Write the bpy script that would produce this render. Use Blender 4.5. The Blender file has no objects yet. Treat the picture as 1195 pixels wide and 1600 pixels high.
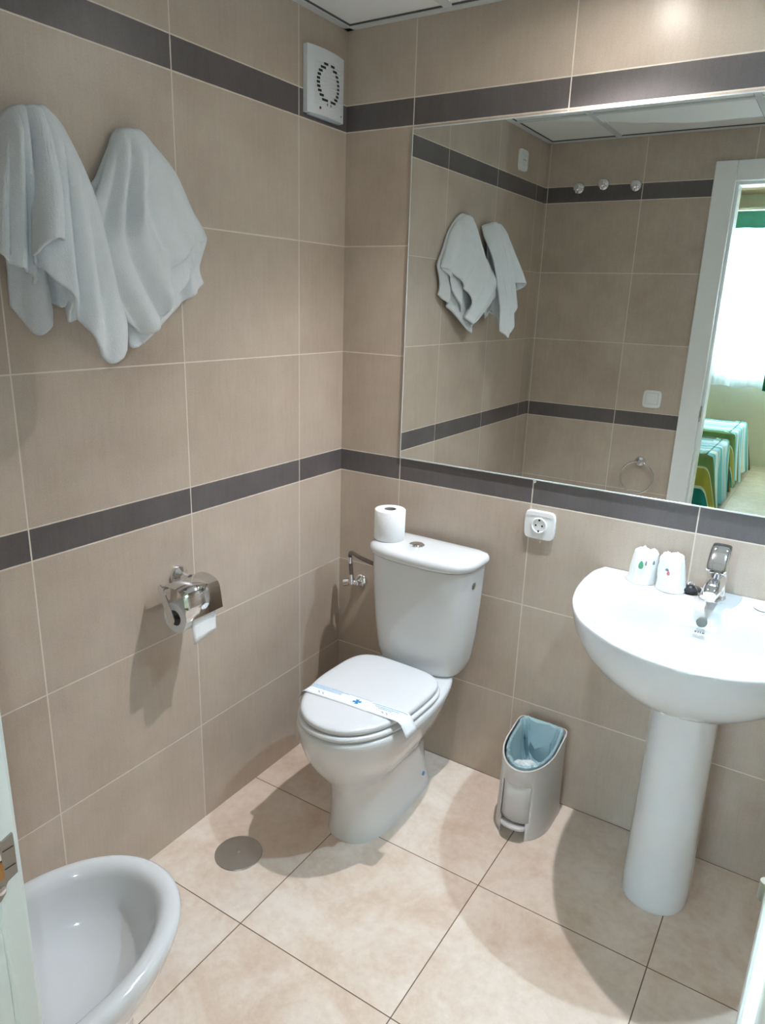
import bpy, bmesh, math, random
from mathutils import Vector, Matrix, noise
random.seed(4)
PI = math.pi
scene = bpy.context.scene
COL = scene.collection

# ------------------------------------------------------------------ camera
cam_d = bpy.data.cameras.new('camera'); cam = bpy.data.objects.new('camera', cam_d); COL.objects.link(cam)
cam_d.sensor_fit = 'HORIZONTAL'; cam_d.sensor_width = 36.0
cam_d.lens = 1118.82 / 1195.0 * 36.0
cam_d.clip_start = 0.01; cam_d.clip_end = 60
CAM = Vector((1.3648, -1.9177, 1.4924))
R_, U_, F_ = Vector((0.84328572, 0.53653656, 0.03158647)), Vector((-0.17824806, 0.22374539, 0.9582096)), Vector((-0.50704716, 0.8136747, -0.28431789))
cam.matrix_world = Matrix(((R_.x, U_.x, -F_.x, CAM.x), (R_.y, U_.y, -F_.y, CAM.y), (R_.z, U_.z, -F_.z, CAM.z), (0, 0, 0, 1)))
scene.camera = cam
# ------------------------------------------------------------------ colour management
vs = scene.view_settings
scene.display_settings.display_device = 'sRGB'
vs.view_transform = 'Standard'; vs.look = 'None'; vs.gamma = 1.0; vs.use_curve_mapping = False
vs.exposure = 0.0
scene.cycles.use_denoising = True
scene.cycles.max_bounces = 10; scene.cycles.diffuse_bounces = 5; scene.cycles.glossy_bounces = 6
scene.cycles.transmission_bounces = 6; scene.cycles.transparent_max_bounces = 8
scene.cycles.sample_clamp_indirect = 40.0
scene.cycles.blur_glossy = 0.5
# ------------------------------------------------------------------ daylight outside the bedroom window
world = bpy.data.worlds.new('sky'); scene.world = world; world.use_nodes = True
bg = world.node_tree.nodes['Background']; bg.inputs[0].default_value = (0.72, 0.88, 1.0, 1); bg.inputs[1].default_value = 7.0

def light(name, kind, loc, energy, color, rot=(0, 0, 0), **kw):
    d = bpy.data.lights.new(name, kind); d.energy = energy; d.color = color
    for k, v in kw.items(): setattr(d, k, v)
    o = bpy.data.objects.new(name, d); o.location = loc; o.rotation_euler = rot; COL.objects.link(o); return o
W_WARM, W_COOL, W_FLASH, W_DAY = 74.0, 70.0, 10.6, 430.0
LA = (1.44, -0.255, 2.205); LB = (0.84, -0.27, 2.205)
light('warm_downlight_bulb', 'SPOT', LB, W_WARM, (0.97, 0.95, 1.0), spot_size=1.98, spot_blend=0.9, shadow_soft_size=0.012)
light('cool_downlight_bulb', 'SPOT', LA, W_COOL, (0.56, 0.81, 1.0), spot_size=1.98, spot_blend=0.9, shadow_soft_size=0.012)
fl = CAM - 0.021 * R_ + 0.012 * U_
light('phone_flash', 'SPOT', fl, W_FLASH, (0.70, 0.88, 1.0), spot_size=2.9, spot_blend=0.3, shadow_soft_size=0.0025)
bpy.data.objects['phone_flash'].rotation_euler = cam.matrix_world.to_euler()
light('window_daylight', 'AREA', (0.9, -6.3, 1.6), W_DAY, (0.62, 0.85, 1.0), rot=(PI / 2, 0, 0), shape='RECTANGLE', size=1.6, size_y=1.7)
bpy.data.objects['window_daylight'].rotation_euler = (PI / 2, 0, 0)

# ------------------------------------------------------------------ materials
def srgb(r, g, b):
    f = lambda c: (c / 12.92) if c <= 0.04045 else ((c + 0.055) / 1.055) ** 2.4
    return (f(r / 255), f(g / 255), f(b / 255), 1)
def mat(name, col, rough=0.5, metal=0.0, coat=0.0, spec=0.5, trans=0.0, sss=0.0, alpha=1.0, sheen=0.0, ior=None, noise_amt=0.0, noise_scale=20, bump=0.0, bump_scale=200):
    m = bpy.data.materials.new(name); m.use_nodes = True; nt = m.node_tree; b = nt.nodes['Principled BSDF']
    b.inputs['Base Color'].default_value = col; b.inputs['Roughness'].default_value = rough; b.inputs['Metallic'].default_value = metal
    b.inputs['Coat Weight'].default_value = coat; b.inputs['Coat Roughness'].default_value = 0.05
    b.inputs['Specular IOR Level'].default_value = spec; b.inputs['Transmission Weight'].default_value = trans
    b.inputs['Alpha'].default_value = alpha; b.inputs['Sheen Weight'].default_value = sheen
    if ior: b.inputs['IOR'].default_value = ior
    if sss: b.inputs['Subsurface Weight'].default_value = sss; b.inputs['Subsurface Radius'].default_value = (.02, .02, .02); b.inputs['Subsurface Scale'].default_value = 0.5
    tc = nt.nodes.new('ShaderNodeTexCoord')
    if noise_amt:
        n = nt.nodes.new('ShaderNodeTexNoise'); n.inputs['Scale'].default_value = noise_scale; n.inputs['Detail'].default_value = 4
        nt.links.new(tc.outputs['Object'], n.inputs['Vector'])
        mx = nt.nodes.new('ShaderNodeMix'); mx.data_type = 'RGBA'
        mx.inputs[6].default_value = [c * (1 - noise_amt) for c in col[:3]] + [1]; mx.inputs[7].default_value = [min(1, c * (1 + noise_amt)) for c in col[:3]] + [1]
        nt.links.new(n.outputs['Fac'], mx.inputs[0]); nt.links.new(mx.outputs[2], b.inputs['Base Color'])
    if bump:
        n2 = nt.nodes.new('ShaderNodeTexNoise'); n2.inputs['Scale'].default_value = bump_scale; n2.inputs['Detail'].default_value = 3
        nt.links.new(tc.outputs['Object'], n2.inputs['Vector'])
        bp = nt.nodes.new('ShaderNodeBump'); bp.inputs['Strength'].default_value = bump; bp.inputs['Distance'].default_value = 0.002
        nt.links.new(n2.outputs['Fac'], bp.inputs['Height']); nt.links.new(bp.outputs[0], b.inputs['Normal'])
    return m

H, BAND, TW = 0.316, 0.0713, 0.4451
Z4 = 0.3097; Z3 = Z4 + H; ZB0 = Z3 + H; ZB1 = ZB0 + BAND; ZM1 = ZB1 + H; ZM2 = ZM1 + H; ZT0 = ZM2 + H; ZT1 = ZT0 + BAND
CEIL = 2.2268; DEPTH = 1.671; RIGHT = 1.95; OPY = -DEPTH - 0.12

def tile_wall(name, axis, offset):
    """ceramic wall tiles with two grey border rows; axis = world axis along the wall, offset = position of one vertical joint"""
    m = bpy.data.materials.new(name); m.use_nodes = True; nt = m.node_tree; N = nt.nodes; L = nt.links; b = N['Principled BSDF']
    geo = N.new('ShaderNodeNewGeometry'); sep = N.new('ShaderNodeSeparateXYZ'); L.new(geo.outputs['Position'], sep.inputs[0])
    def M(op, a, c=None, d=None):
        n = N.new('ShaderNodeMath'); n.operation = op
        for i, v in enumerate((a, c, d)):
            if v is None: continue
            if isinstance(v, (int, float)): n.inputs[i].default_value = v
            else: L.new(v, n.inputs[i])
        return n.outputs[0]
    u = sep.outputs[axis]; z = sep.outputs[2]
    g = 0.0013
    uu = M('DIVIDE', M('SUBTRACT', u, offset), TW)
    fr = M('SUBTRACT', uu, M('FLOOR', uu)); du = M('MULTIPLY', M('MINIMUM', fr, M('SUBTRACT', 1.0, fr)), TW)
    dist = du
    row = 0.0
    for zz in (Z4, Z3, ZB0, ZB1, ZM1, ZM2, ZT0, ZT1):
        dist = M('MINIMUM', dist, M('ABSOLUTE', M('SUBTRACT', z, zz)))
        st = M('GREATER_THAN', z, zz); row = M('ADD', st, row)
    jn = N.new('ShaderNodeTexNoise'); jn.inputs['Scale'].default_value = 35; L.new(geo.outputs['Position'], jn.inputs['Vector'])
    gw = M('MULTIPLY_ADD', jn.outputs['Fac'], 0.0014, g - 0.0007)
    grout = M('SUBTRACT', 1.0, M('MINIMUM', 1.0, M('MAXIMUM', M('MULTIPLY', M('SUBTRACT', dist, gw), 1500.0), 0.0)))
    band = M('MAXIMUM', M('MULTIPLY', M('GREATER_THAN', z, ZB0), M('LESS_THAN', z, ZB1)), M('MULTIPLY', M('GREATER_THAN', z, ZT0), M('LESS_THAN', z, ZT1)))
    # tile look: cloudy mottling + fine woven texture + tone of each tile
    cl = N.new('ShaderNodeTexNoise'); cl.inputs['Scale'].default_value = 5.5; cl.inputs['Detail'].default_value = 5; cl.inputs['Roughness'].default_value = 0.6
    L.new(geo.outputs['Position'], cl.inputs['Vector'])
    mp = N.new('ShaderNodeMapping'); mp.inputs['Scale'].default_value = (1, 1, 0.12); L.new(geo.outputs['Position'], mp.inputs[0])
    st1 = N.new('ShaderNodeTexNoise'); st1.inputs['Scale'].default_value = 90; st1.inputs['Detail'].default_value = 3; L.new(mp.outputs[0], st1.inputs['Vector'])
    fi = N.new('ShaderNodeTexNoise'); fi.inputs['Scale'].default_value = 260; fi.inputs['Detail'].default_value = 2; L.new(geo.outputs['Position'], fi.inputs['Vector'])
    wn = N.new('ShaderNodeTexWhiteNoise'); wn.noise_dimensions = '2D'; cmb = N.new('ShaderNodeCombineXYZ')
    L.new(M('FLOOR', uu), cmb.inputs[0]); L.new(row, cmb.inputs[1]); L.new(cmb.outputs[0], wn.inputs['Vector'])
    tone = M('ADD', M('ADD', M('MULTIPLY', cl.outputs['Fac'], 0.55), M('MULTIPLY', st1.outputs['Fac'], 0.18)), M('ADD', M('MULTIPLY', fi.outputs['Fac'], 0.30), M('MULTIPLY', wn.outputs['Value'], 0.14)))
    ra = N.new('ShaderNodeValToRGB'); L.new(tone, ra.inputs[0]); e = ra.color_ramp.elements
    e[0].position = 0.36; e[0].color = srgb(171, 155, 139); e[1].position = 0.80; e[1].color = srgb(200, 186, 170)
    rb = N.new('ShaderNodeValToRGB'); L.new(tone, rb.inputs[0]); e = rb.color_ramp.elements
    e[0].position = 0.36; e[0].color = srgb(84, 79, 78); e[1].position = 0.80; e[1].color = srgb(110, 105, 104)
    m1 = N.new('ShaderNodeMix'); m1.data_type = 'RGBA'; L.new(band, m1.inputs[0]); L.new(ra.outputs[0], m1.inputs[6]); L.new(rb.outputs[0], m1.inputs[7])
    m2 = N.new('ShaderNodeMix'); m2.data_type = 'RGBA'; L.new(grout, m2.inputs[0]); L.new(m1.outputs[2], m2.inputs[6]); m2.inputs[7].default_value = srgb(220, 210, 196)
    L.new(m2.outputs[2], b.inputs['Base Color'])
    L.new(M('MULTIPLY_ADD', grout, 0.35, M('MULTIPLY_ADD', cl.outputs['Fac'], 0.12, 0.27)), b.inputs['Roughness'])
    b.inputs['Specular IOR Level'].default_value = 0.45
    hgt = M('MULTIPLY_ADD', fi.outputs['Fac'], 0.06, M('SUBTRACT', 1.0, grout))
    bp = N.new('ShaderNodeBump'); bp.inputs['Strength'].default_value = 0.35; bp.inputs['Distance'].default_value = 0.001
    L.new(hgt, bp.inputs['Height']); L.new(bp.outputs[0], b.inputs['Normal'])
    return m

def floor_tiles(name, x0, sx, y0, sy, c0, c1, joint, rough=0.32):
    m = bpy.data.materials.new(name); m.use_nodes = True; nt = m.node_tree; N = nt.nodes; L = nt.links; b = N['Principled BSDF']
    geo = N.new('ShaderNodeNewGeometry'); sep = N.new('ShaderNodeSeparateXYZ'); L.new(geo.outputs['Position'], sep.inputs[0])
    def M(op, a, c=None, d=None):
        n = N.new('ShaderNodeMath'); n.operation = op
        for i, v in enumerate((a, c, d)):
            if v is None: continue
            if isinstance(v, (int, float)): n.inputs[i].default_value = v
            else: L.new(v, n.inputs[i])
        return n.outputs[0]
    ds = []; fl_ = []
    for ax, o_, s_ in ((0, x0, sx), (1, y0, sy)):
        uu = M('DIVIDE', M('SUBTRACT', sep.outputs[ax], o_), s_); f = M('FLOOR', uu); fr = M('SUBTRACT', uu, f); fl_.append(f)
        ds.append(M('MULTIPLY', M('MINIMUM', fr, M('SUBTRACT', 1.0, fr)), s_))
    dist = M('MINIMUM', ds[0], ds[1])
    grout = M('SUBTRACT', 1.0, M('MINIMUM', 1.0, M('MAXIMUM', M('MULTIPLY', M('SUBTRACT', dist, 0.0010), 1600.0), 0.0)))
    cmb = N.new('ShaderNodeCombineXYZ'); L.new(fl_[0], cmb.inputs[0]); L.new(fl_[1], cmb.inputs[1])
    wn = N.new('ShaderNodeTexWhiteNoise'); wn.noise_dimensions = '2D'; L.new(cmb.outputs[0], wn.inputs['Vector'])
    va = N.new('ShaderNodeVectorMath'); va.operation = 'MULTIPLY_ADD'; L.new(wn.outputs['Color'], va.inputs[0]); va.inputs[1].default_value = (7, 7, 7); L.new(geo.outputs['Position'], va.inputs[2])
    n1 = N.new('ShaderNodeTexNoise'); n1.inputs['Scale'].default_value = 5; n1.inputs['Detail'].default_value = 7; n1.inputs['Roughness'].default_value = 0.65; n1.inputs['Distortion'].default_value = 0.6; L.new(va.outputs[0], n1.inputs['Vector'])
    n2 = N.new('ShaderNodeTexNoise'); n2.inputs['Scale'].default_value = 45; n2.inputs['Detail'].default_value = 5; n2.inputs['Roughness'].default_value = 0.7; L.new(va.outputs[0], n2.inputs['Vector'])
    tone = M('ADD', M('MULTIPLY', n1.outputs['Fac'], 0.7), M('ADD', M('MULTIPLY', n2.outputs['Fac'], 0.3), M('MULTIPLY', wn.outputs['Value'], 0.05)))
    ra = N.new('ShaderNodeValToRGB'); L.new(tone, ra.inputs[0]); e = ra.color_ramp.elements
    e[0].position = 0.38; e[0].color = c0; e[1].position = 0.62; e[1].color = c1
    m2 = N.new('ShaderNodeMix'); m2.data_type = 'RGBA'; L.new(grout, m2.inputs[0]); L.new(ra.outputs[0], m2.inputs[6]); m2.inputs[7].default_value = joint
    L.new(m2.outputs[2], b.inputs['Base Color'])
    L.new(M('MULTIPLY_ADD', n1.outputs['Fac'], 0.2, rough), b.inputs['Roughness']); b.inputs['Specular IOR Level'].default_value = 0.4
    bp = N.new('ShaderNodeBump'); bp.inputs['Strength'].default_value = 0.3; bp.inputs['Distance'].default_value = 0.001
    L.new(M('SUBTRACT', M('MULTIPLY', n2.outputs['Fac'], 0.2), grout), bp.inputs['Height']); L.new(bp.outputs[0], b.inputs['Normal'])
    return m

M_LEFT = tile_wall('tiles_left_wall', 1, -0.2218 - 3 * TW)
M_BACK = tile_wall('tiles_back_wall', 0, 0.2299)
M_FRONT = tile_wall('tiles_door_wall', 0, 0.4577)
M_FLOOR = floor_tiles('cream_floor_tiles', 0.350, 0.4375, -0.446, 0.4445, srgb(212, 188, 166), srgb(234, 220, 206), srgb(112, 88, 68))
M_BEDFLOOR = floor_tiles('bedroom_floor_tiles', 0.1, 0.33, -2.0, 0.33, srgb(176, 154, 122), srgb(205, 186, 155), srgb(140, 118, 92))
M_PORC = mat('white_glazed_porcelain', (0.70, 0.71, 0.71, 1), rough=0.09, coat=0.6, spec=0.5)
M_SEAT = mat('white_seat_plastic', (0.70, 0.71, 0.715, 1), rough=0.22, coat=0.2)
M_CHROME = mat('polished_chrome', (0.80, 0.81, 0.83, 1), rough=0.07, metal=1.0)
M_STEEL = mat('brushed_stainless_steel', (0.52, 0.50, 0.47, 1), rough=0.33, metal=1.0, noise_amt=0.08, noise_scale=60)
M_MIRROR = mat('silvered_mirror_glass', (0.80, 0.835, 0.82, 1), rough=0.0, metal=1.0)
M_MEDGE = mat('polished_mirror_edge', (0.62, 0.68, 0.69, 1), rough=0.25, spec=0.8)
M_WHITE = mat('white_abs_plastic', (0.82, 0.83, 0.82, 1), rough=0.3)
M_WHITE2 = mat('white_fan_plastic', (0.74, 0.77, 0.79, 1), rough=0.4)
M_DARK = mat('dark_recess', (0.02, 0.02, 0.02, 1), rough=0.6)
M_BLACK = mat('black_rubber', (0.015, 0.017, 0.02, 1), rough=0.35)
M_GREYP = mat('grey_silver_plastic', (0.62, 0.61, 0.595, 1), rough=0.42, noise_amt=0.02)
M_GREYD = mat('grey_inner_bucket', (0.45, 0.49, 0.52, 1), rough=0.4)
M_PAPER = mat('white_tissue_paper', (0.86, 0.87, 0.87, 1), rough=0.9, bump=0.4, bump_scale=300)
M_CARD = mat('cardboard_core', (0.28, 0.26, 0.24, 1), rough=0.9)
M_TERRY = mat('white_terry_cloth', (0.76, 0.80, 0.815, 1), rough=0.95, sheen=0.3, bump=0.9, bump_scale=420, noise_amt=0.03, noise_scale=60)
M_PAINT = mat('cream_white_lacquer', (0.80, 0.81, 0.79, 1), rough=0.35, noise_amt=0.03, noise_scale=30)
M_DOOR = mat('white_door_lacquer', (0.86, 0.87, 0.87, 1), rough=0.35)
M_CEIL = mat('ceiling_panel_mineral', (0.86, 0.88, 0.86, 1), rough=0.95, noise_amt=0.05, noise_scale=200)
M_GRID = mat('ceiling_grid_white', (0.66, 0.69, 0.69, 1), rough=0.5)
M_GAP = mat('ceiling_shadow_gap', (0.10, 0.10, 0.10, 1), rough=0.9)
M_BLUE = mat('blue_print', srgb(30, 130, 190), rough=0.7)
M_BLUEP = mat('pale_blue_print', srgb(120, 170, 205), rough=0.8)
M_RED = mat('red_indicator', srgb(120, 20, 40), rough=0.3)
M_GREEN = mat('green_leaf_print', srgb(90, 165, 125), rough=0.7)
M_PINK = mat('pink_flower_print', srgb(205, 110, 120), rough=0.7)
M_GREYPR = mat('grey_print', srgb(120, 125, 130), rough=0.7)
M_BRASS = mat('worn_brass', srgb(190, 140, 80), rough=0.4, metal=0.6)
M_PLATE = mat('dull_nickel_plate', (0.42, 0.40, 0.36, 1), rough=0.38, metal=0.9)
M_HOSE = mat('braided_hose', (0.20, 0.17, 0.15, 1), rough=0.4, metal=0.6)
M_BEDWALL = mat('bedroom_cream_paint', srgb(226, 220, 198), rough=0.85, noise_amt=0.02)
M_TEALC = mat('green_valance_cloth', srgb(88, 160, 138), rough=0.9, noise_amt=0.08)
def emit(name, col, k):
    m = bpy.data.materials.new(name); m.use_nodes = True; b = m.node_tree.nodes['Principled BSDF']
    b.inputs['Base Color'].default_value = (.8, .8, .8, 1); b.inputs['Emission Color'].default_value = col; b.inputs['Emission Strength'].default_value = k; return m
M_LENSB = emit('warm_lamp_lens', (1, .95, .88, 1), 260.0); M_LENSA = emit('cool_lamp_lens', (.80, .92, 1, 1), 200.0)
def bag_mat():
    m = bpy.data.materials.new('pale_blue_thin_bag_film'); m.use_nodes = True; nt = m.node_tree; N = nt.nodes; L = nt.links
    b = N['Principled BSDF']; b.inputs['Base Color'].default_value = (0.64, 0.90, 0.97, 1); b.inputs['Roughness'].default_value = 0.28
    tr = N.new('ShaderNodeBsdfTranslucent'); tr.inputs[0].default_value = (0.75, 0.90, 0.94, 1)
    mx = N.new('ShaderNodeMixShader'); mx.inputs[0].default_value = 0.4
    L.new(b.outputs[0], mx.inputs[1]); L.new(tr.outputs[0], mx.inputs[2])
    tp = N.new('ShaderNodeBsdfTransparent'); m2 = N.new('ShaderNodeMixShader'); m2.inputs[0].default_value = 0.15
    L.new(mx.outputs[0], m2.inputs[1]); L.new(tp.outputs[0], m2.inputs[2]); L.new(m2.outputs[0], N['Material Output'].inputs[0])
    return m
M_BAG = bag_mat()
def sheer_mat():
    m = bpy.data.materials.new('white_sheer_voile'); m.use_nodes = True; nt = m.node_tree; N = nt.nodes; L = nt.links
    d = N['Principled BSDF']; d.inputs['Base Color'].default_value = (0.85, 0.9, 0.92, 1); d.inputs['Roughness'].default_value = 0.9
    tr = N.new('ShaderNodeBsdfTranslucent'); tr.inputs[0].default_value = (0.9, 0.95, 0.97, 1)
    mx = N.new('ShaderNodeMixShader'); mx.inputs[0].default_value = 0.65
    L.new(d.outputs[0], mx.inputs[1]); L.new(tr.outputs[0], mx.inputs[2])
    tp = N.new('ShaderNodeBsdfTransparent'); m2 = N.new('ShaderNodeMixShader'); m2.inputs[0].default_value = 0.35
    L.new(mx.outputs[0], m2.inputs[1]); L.new(tp.outputs[0], m2.inputs[2]); L.new(m2.outputs[0], N['Material Output'].inputs[0])
    return m
M_SHEER = sheer_mat()
def stripe_mat(name, stripes, scale, translucent=False):
    """hard-edged woven stripes along U of the UV map; stripes = [(position, srgb)]"""
    m = bpy.data.materials.new(name); m.use_nodes = True; nt = m.node_tree; N = nt.nodes; L = nt.links; b = N['Principled BSDF']; b.inputs['Roughness'].default_value = 0.9
    uv = N.new('ShaderNodeUVMap'); uv.uv_map = 'UVMap'; sep = N.new('ShaderNodeSeparateXYZ'); L.new(uv.outputs[0], sep.inputs[0])
    mu = N.new('ShaderNodeMath'); mu.operation = 'MULTIPLY'; mu.inputs[1].default_value = scale; L.new(sep.outputs[0], mu.inputs[0])
    fr = N.new('ShaderNodeMath'); fr.operation = 'FRACT'; L.new(mu.outputs[0], fr.inputs[0])
    r = N.new('ShaderNodeValToRGB'); r.color_ramp.interpolation = 'CONSTANT'; L.new(fr.outputs[0], r.inputs[0])
    e = r.color_ramp.elements
    e[0].position = stripes[0][0]; e[0].color = stripes[0][1]; e[1].position = stripes[1][0]; e[1].color = stripes[1][1]
    for p, c in stripes[2:]: x = e.new(p); x.color = c
    L.new(r.outputs[0], b.inputs['Base Color'])
    return m
CR = srgb(225, 222, 196); TL = srgb(20, 130, 120); GR = srgb(110, 140, 80); YG = srgb(168, 160, 62); CY = srgb(110, 190, 200); PB = srgb(175, 212, 220); DG = srgb(72, 84, 66)
WB = srgb(214, 228, 226)
M_SPREAD = stripe_mat('striped_bedspread_cloth', [(0, DG), (.05, CR), (.06, GR), (.11, CR), (.12, TL), (.17, CR), (.18, YG), (.235, DG), (.265, CR), (.275, GR), (.295, CY), (.335, CR), (.345, WB), (.40, CR), (.41, PB), (.46, GR), (.467, WB), (.50, CY), (.54, CR), (.55, PB), (.60, GR), (.607, WB), (.66, CR), (.67, CY), (.72, CR), (.73, GR), (.79, CR), (.80, YG), (.87, CR), (.88, TL), (.95, GR)], 1.0)
M_SIDEC = stripe_mat('striped_side_curtain_cloth', [(0, srgb(170, 175, 60)), (.3, CR), (.34, srgb(20, 120, 80)), (.75, CR), (.79, GR)], 3.2)

# ------------------------------------------------------------------ object helpers
def link(o, parent=None):
    COL.objects.link(o)
    if parent is not None: o.parent = parent
    return o
def tag(o, label=None, cat=None, group=None, kind=None):
    if label: o['label'] = label
    if cat: o['category'] = cat
    if group: o['group'] = group
    if kind: o['kind'] = kind
    return o
def thing(name, label, cat, loc=(0, 0, 0), rz=0.0, group=None):
    o = bpy.data.objects.new(name, None); o.empty_display_size = 0.05; link(o); o.location = loc; o.rotation_euler = (0, 0, rz)
    return tag(o, label, cat, group)
def finish(name, bm, m, parent=None, smooth=True, angle=40, mods=None, label=None):
    bmesh.ops.remove_doubles(bm, verts=bm.verts, dist=1e-6)
    bmesh.ops.recalc_face_normals(bm, faces=bm.faces)
    me = bpy.data.meshes.new(name); bm.to_mesh(me); bm.free()
    for mm in (m if isinstance(m, (list, tuple)) else [m]): me.materials.append(mm)
    if smooth:
        for p in me.polygons: p.use_smooth = True
        me.set_sharp_from_angle(angle=math.radians(angle))
    o = bpy.data.objects.new(name, me); link(o, parent)
    for k, kw in (mods or []):
        md = o.modifiers.new(k, k)
        for a, v in kw.items(): setattr(md, a, v)
    if label: o['label'] = label
    return o
def box(bm, x0, x1, y0, y1, z0, z1, bev=0.0, seg=2, mi=0):
    vs_ = [bm.verts.new((x, y, z)) for x in (x0, x1) for y in (y0, y1) for z in (z0, z1)]
    fs = [bm.faces.new([vs_[i] for i in q]) for q in ((0, 1, 3, 2), (4, 6, 7, 5), (0, 4, 5, 1), (2, 3, 7, 6), (0, 2, 6, 4), (1, 5, 7, 3))]
    for f in fs: f.material_index = mi
    if bev:
        es = list({e for f in fs for e in f.edges})
        bmesh.ops.bevel(bm, geom=es, offset=bev, segments=seg, affect='EDGES', profile=0.5)
    return bm
def loft(bm, rings, cap0=True, cap1=True, mi=0):
    vr = [[bm.verts.new(p) for p in r] for r in rings]
    n = len(vr[0])
    for a, b in zip(vr[:-1], vr[1:]):
        for i in range(n):
            j = (i + 1) % n
            f = bm.faces.new((a[i], a[j], b[j], b[i])); f.material_index = mi
    if cap0: f = bm.faces.new(vr[0][::-1]); f.material_index = mi
    if cap1: f = bm.faces.new(vr[-1]); f.material_index = mi
    return vr
def lathe(bm, prof, loc=(0, 0, 0), axis='Z', n=32, cap0=True, cap1=True, mi=0):
    """prof = [(radius, along)]"""
    rings = []
    for r, h in prof:
        ring = []
        for i in range(n):
            a = 2 * PI * i / n; c, s = r * math.cos(a), r * math.sin(a)
            p = {'Z': (c, s, h), 'X': (h, c, s), 'Y': (c, h, s)}[axis]
            ring.append((p[0] + loc[0], p[1] + loc[1], p[2] + loc[2]))
        rings.append(ring)
    return loft(bm, rings, cap0, cap1, mi)
def tube(bm, pts, r, n=12, mi=0, caps=True):
    pts = [Vector(p) for p in pts]; rings = []; up = Vector((0.13, 0.21, 1)).normalized()
    rr = r if isinstance(r, (list, tuple)) else [r] * len(pts)
    prev = None
    for i, p in enumerate(pts):
        d = (pts[min(i + 1, len(pts) - 1)] - pts[max(i - 1, 0)]).normalized()
        if prev is None:
            a = d.cross(up)
            if a.length < 1e-3: a = d.cross(Vector((1, 0, 0)))
            a.normalize()
        else: a = (prev - d * prev.dot(d)).normalized()
        prev = a; b = d.cross(a)
        rings.append([tuple(p + rr[i] * (math.cos(2 * PI * k / n) * a + math.sin(2 * PI * k / n) * b)) for k in range(n)])
    return loft(bm, rings, caps, caps, mi)
def spline(ctrl, per=8, closed=False):
    """Catmull-Rom through the control points"""
    P = [Vector(p) for p in ctrl]; n = len(P); out = []
    segs = n if closed else n - 1
    for i in range(segs):
        if closed: a, b, c, d = P[(i - 1) % n], P[i], P[(i + 1) % n], P[(i + 2) % n]
        else: a, b, c, d = P[max(i - 1, 0)], P[i], P[i + 1], P[min(i + 2, n - 1)]
        for k in range(per):
            t = k / per
            out.append(0.5 * ((2 * b) + (c - a) * t + (2 * a - 5 * b + 4 * c - d) * t * t + (3 * b - a - 3 * c + d) * t ** 3))
    if not closed: out.append(P[-1])
    return out
def resample(pts, n):
    pts = [Vector(p) for p in pts]; L = [0]
    for a, b in zip(pts[:-1], pts[1:]): L.append(L[-1] + (b - a).length)
    out = []; j = 0
    for i in range(n):
        t = L[-1] * i / (n - 1)
        while j < len(L) - 2 and L[j + 1] < t: j += 1
        f = 0 if L[j + 1] == L[j] else (t - L[j]) / (L[j + 1] - L[j]); out.append(pts[j].lerp(pts[j + 1], min(1, f)))
    return out
def egg(hw, yf, yc, yb, z, nf=2.0, nb=2.6, n=56, cx=0.0):
    """closed ring, front tip at yf, widest at yc, back at yb (superellipse halves)"""
    out = []
    for i in range(n):
        a = 2 * PI * i / n; c, s = math.cos(a), math.sin(a)
        e = 2 / (nb if s > 0 else nf); ex = 2 / (nb if s > 0 else nf)
        x = hw * math.copysign(abs(c) ** ex, c); y = math.copysign(abs(s) ** e, s)
        out.append((cx + x, yc + y * ((yb - yc) if s > 0 else (yc - yf)), z))
    return out
def sring(hx, hy, z, n_=4.0, n=48, cx=0, cy=0):
    out = []
    for i in range(n):
        a = 2 * PI * i / n; c, s = math.cos(a), math.sin(a)
        out.append((cx + hx * math.copysign(abs(c) ** (2 / n_), c), cy + hy * math.copysign(abs(s) ** (2 / n_), s), z))
    return out

# ================================================================== ROOM SHELL
def slab(name, x0, x1, y0, y1, z0, z1, m):
    return tag(finish(name, box(bmesh.new(), x0, x1, y0, y1, z0, z1), m, smooth=False), kind='structure')
slab('wall_left', -0.10, 0, -DEPTH, 0.10, 0, 2.40, M_LEFT)
slab('wall_back', 0, RIGHT + 0.10, 0, 0.10, 0, 2.40, M_BACK)
slab('wall_right', RIGHT, RIGHT + 0.10, -DEPTH, 0, 0, 2.40, M_LEFT)
DX0, DX1, DZ = 0.838, 1.380, 2.022
bm = bmesh.new()
box(bm, -0.10, DX0 - .008, -DEPTH - 0.01, -DEPTH, 0, 2.40); box(bm, DX1 + .008, RIGHT + 0.10, -DEPTH - 0.01, -DEPTH, 0, 2.40); box(bm, DX0 - .008, DX1 + .008, -DEPTH - 0.01, -DEPTH, DZ + .008, 2.40)
tag(finish('wall_front', bm, M_FRONT, smooth=False), kind='structure')
slab('floor', -0.10, RIGHT + 0.10, OPY + 0.02, 0.10, -0.10, 0, M_FLOOR)
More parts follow.
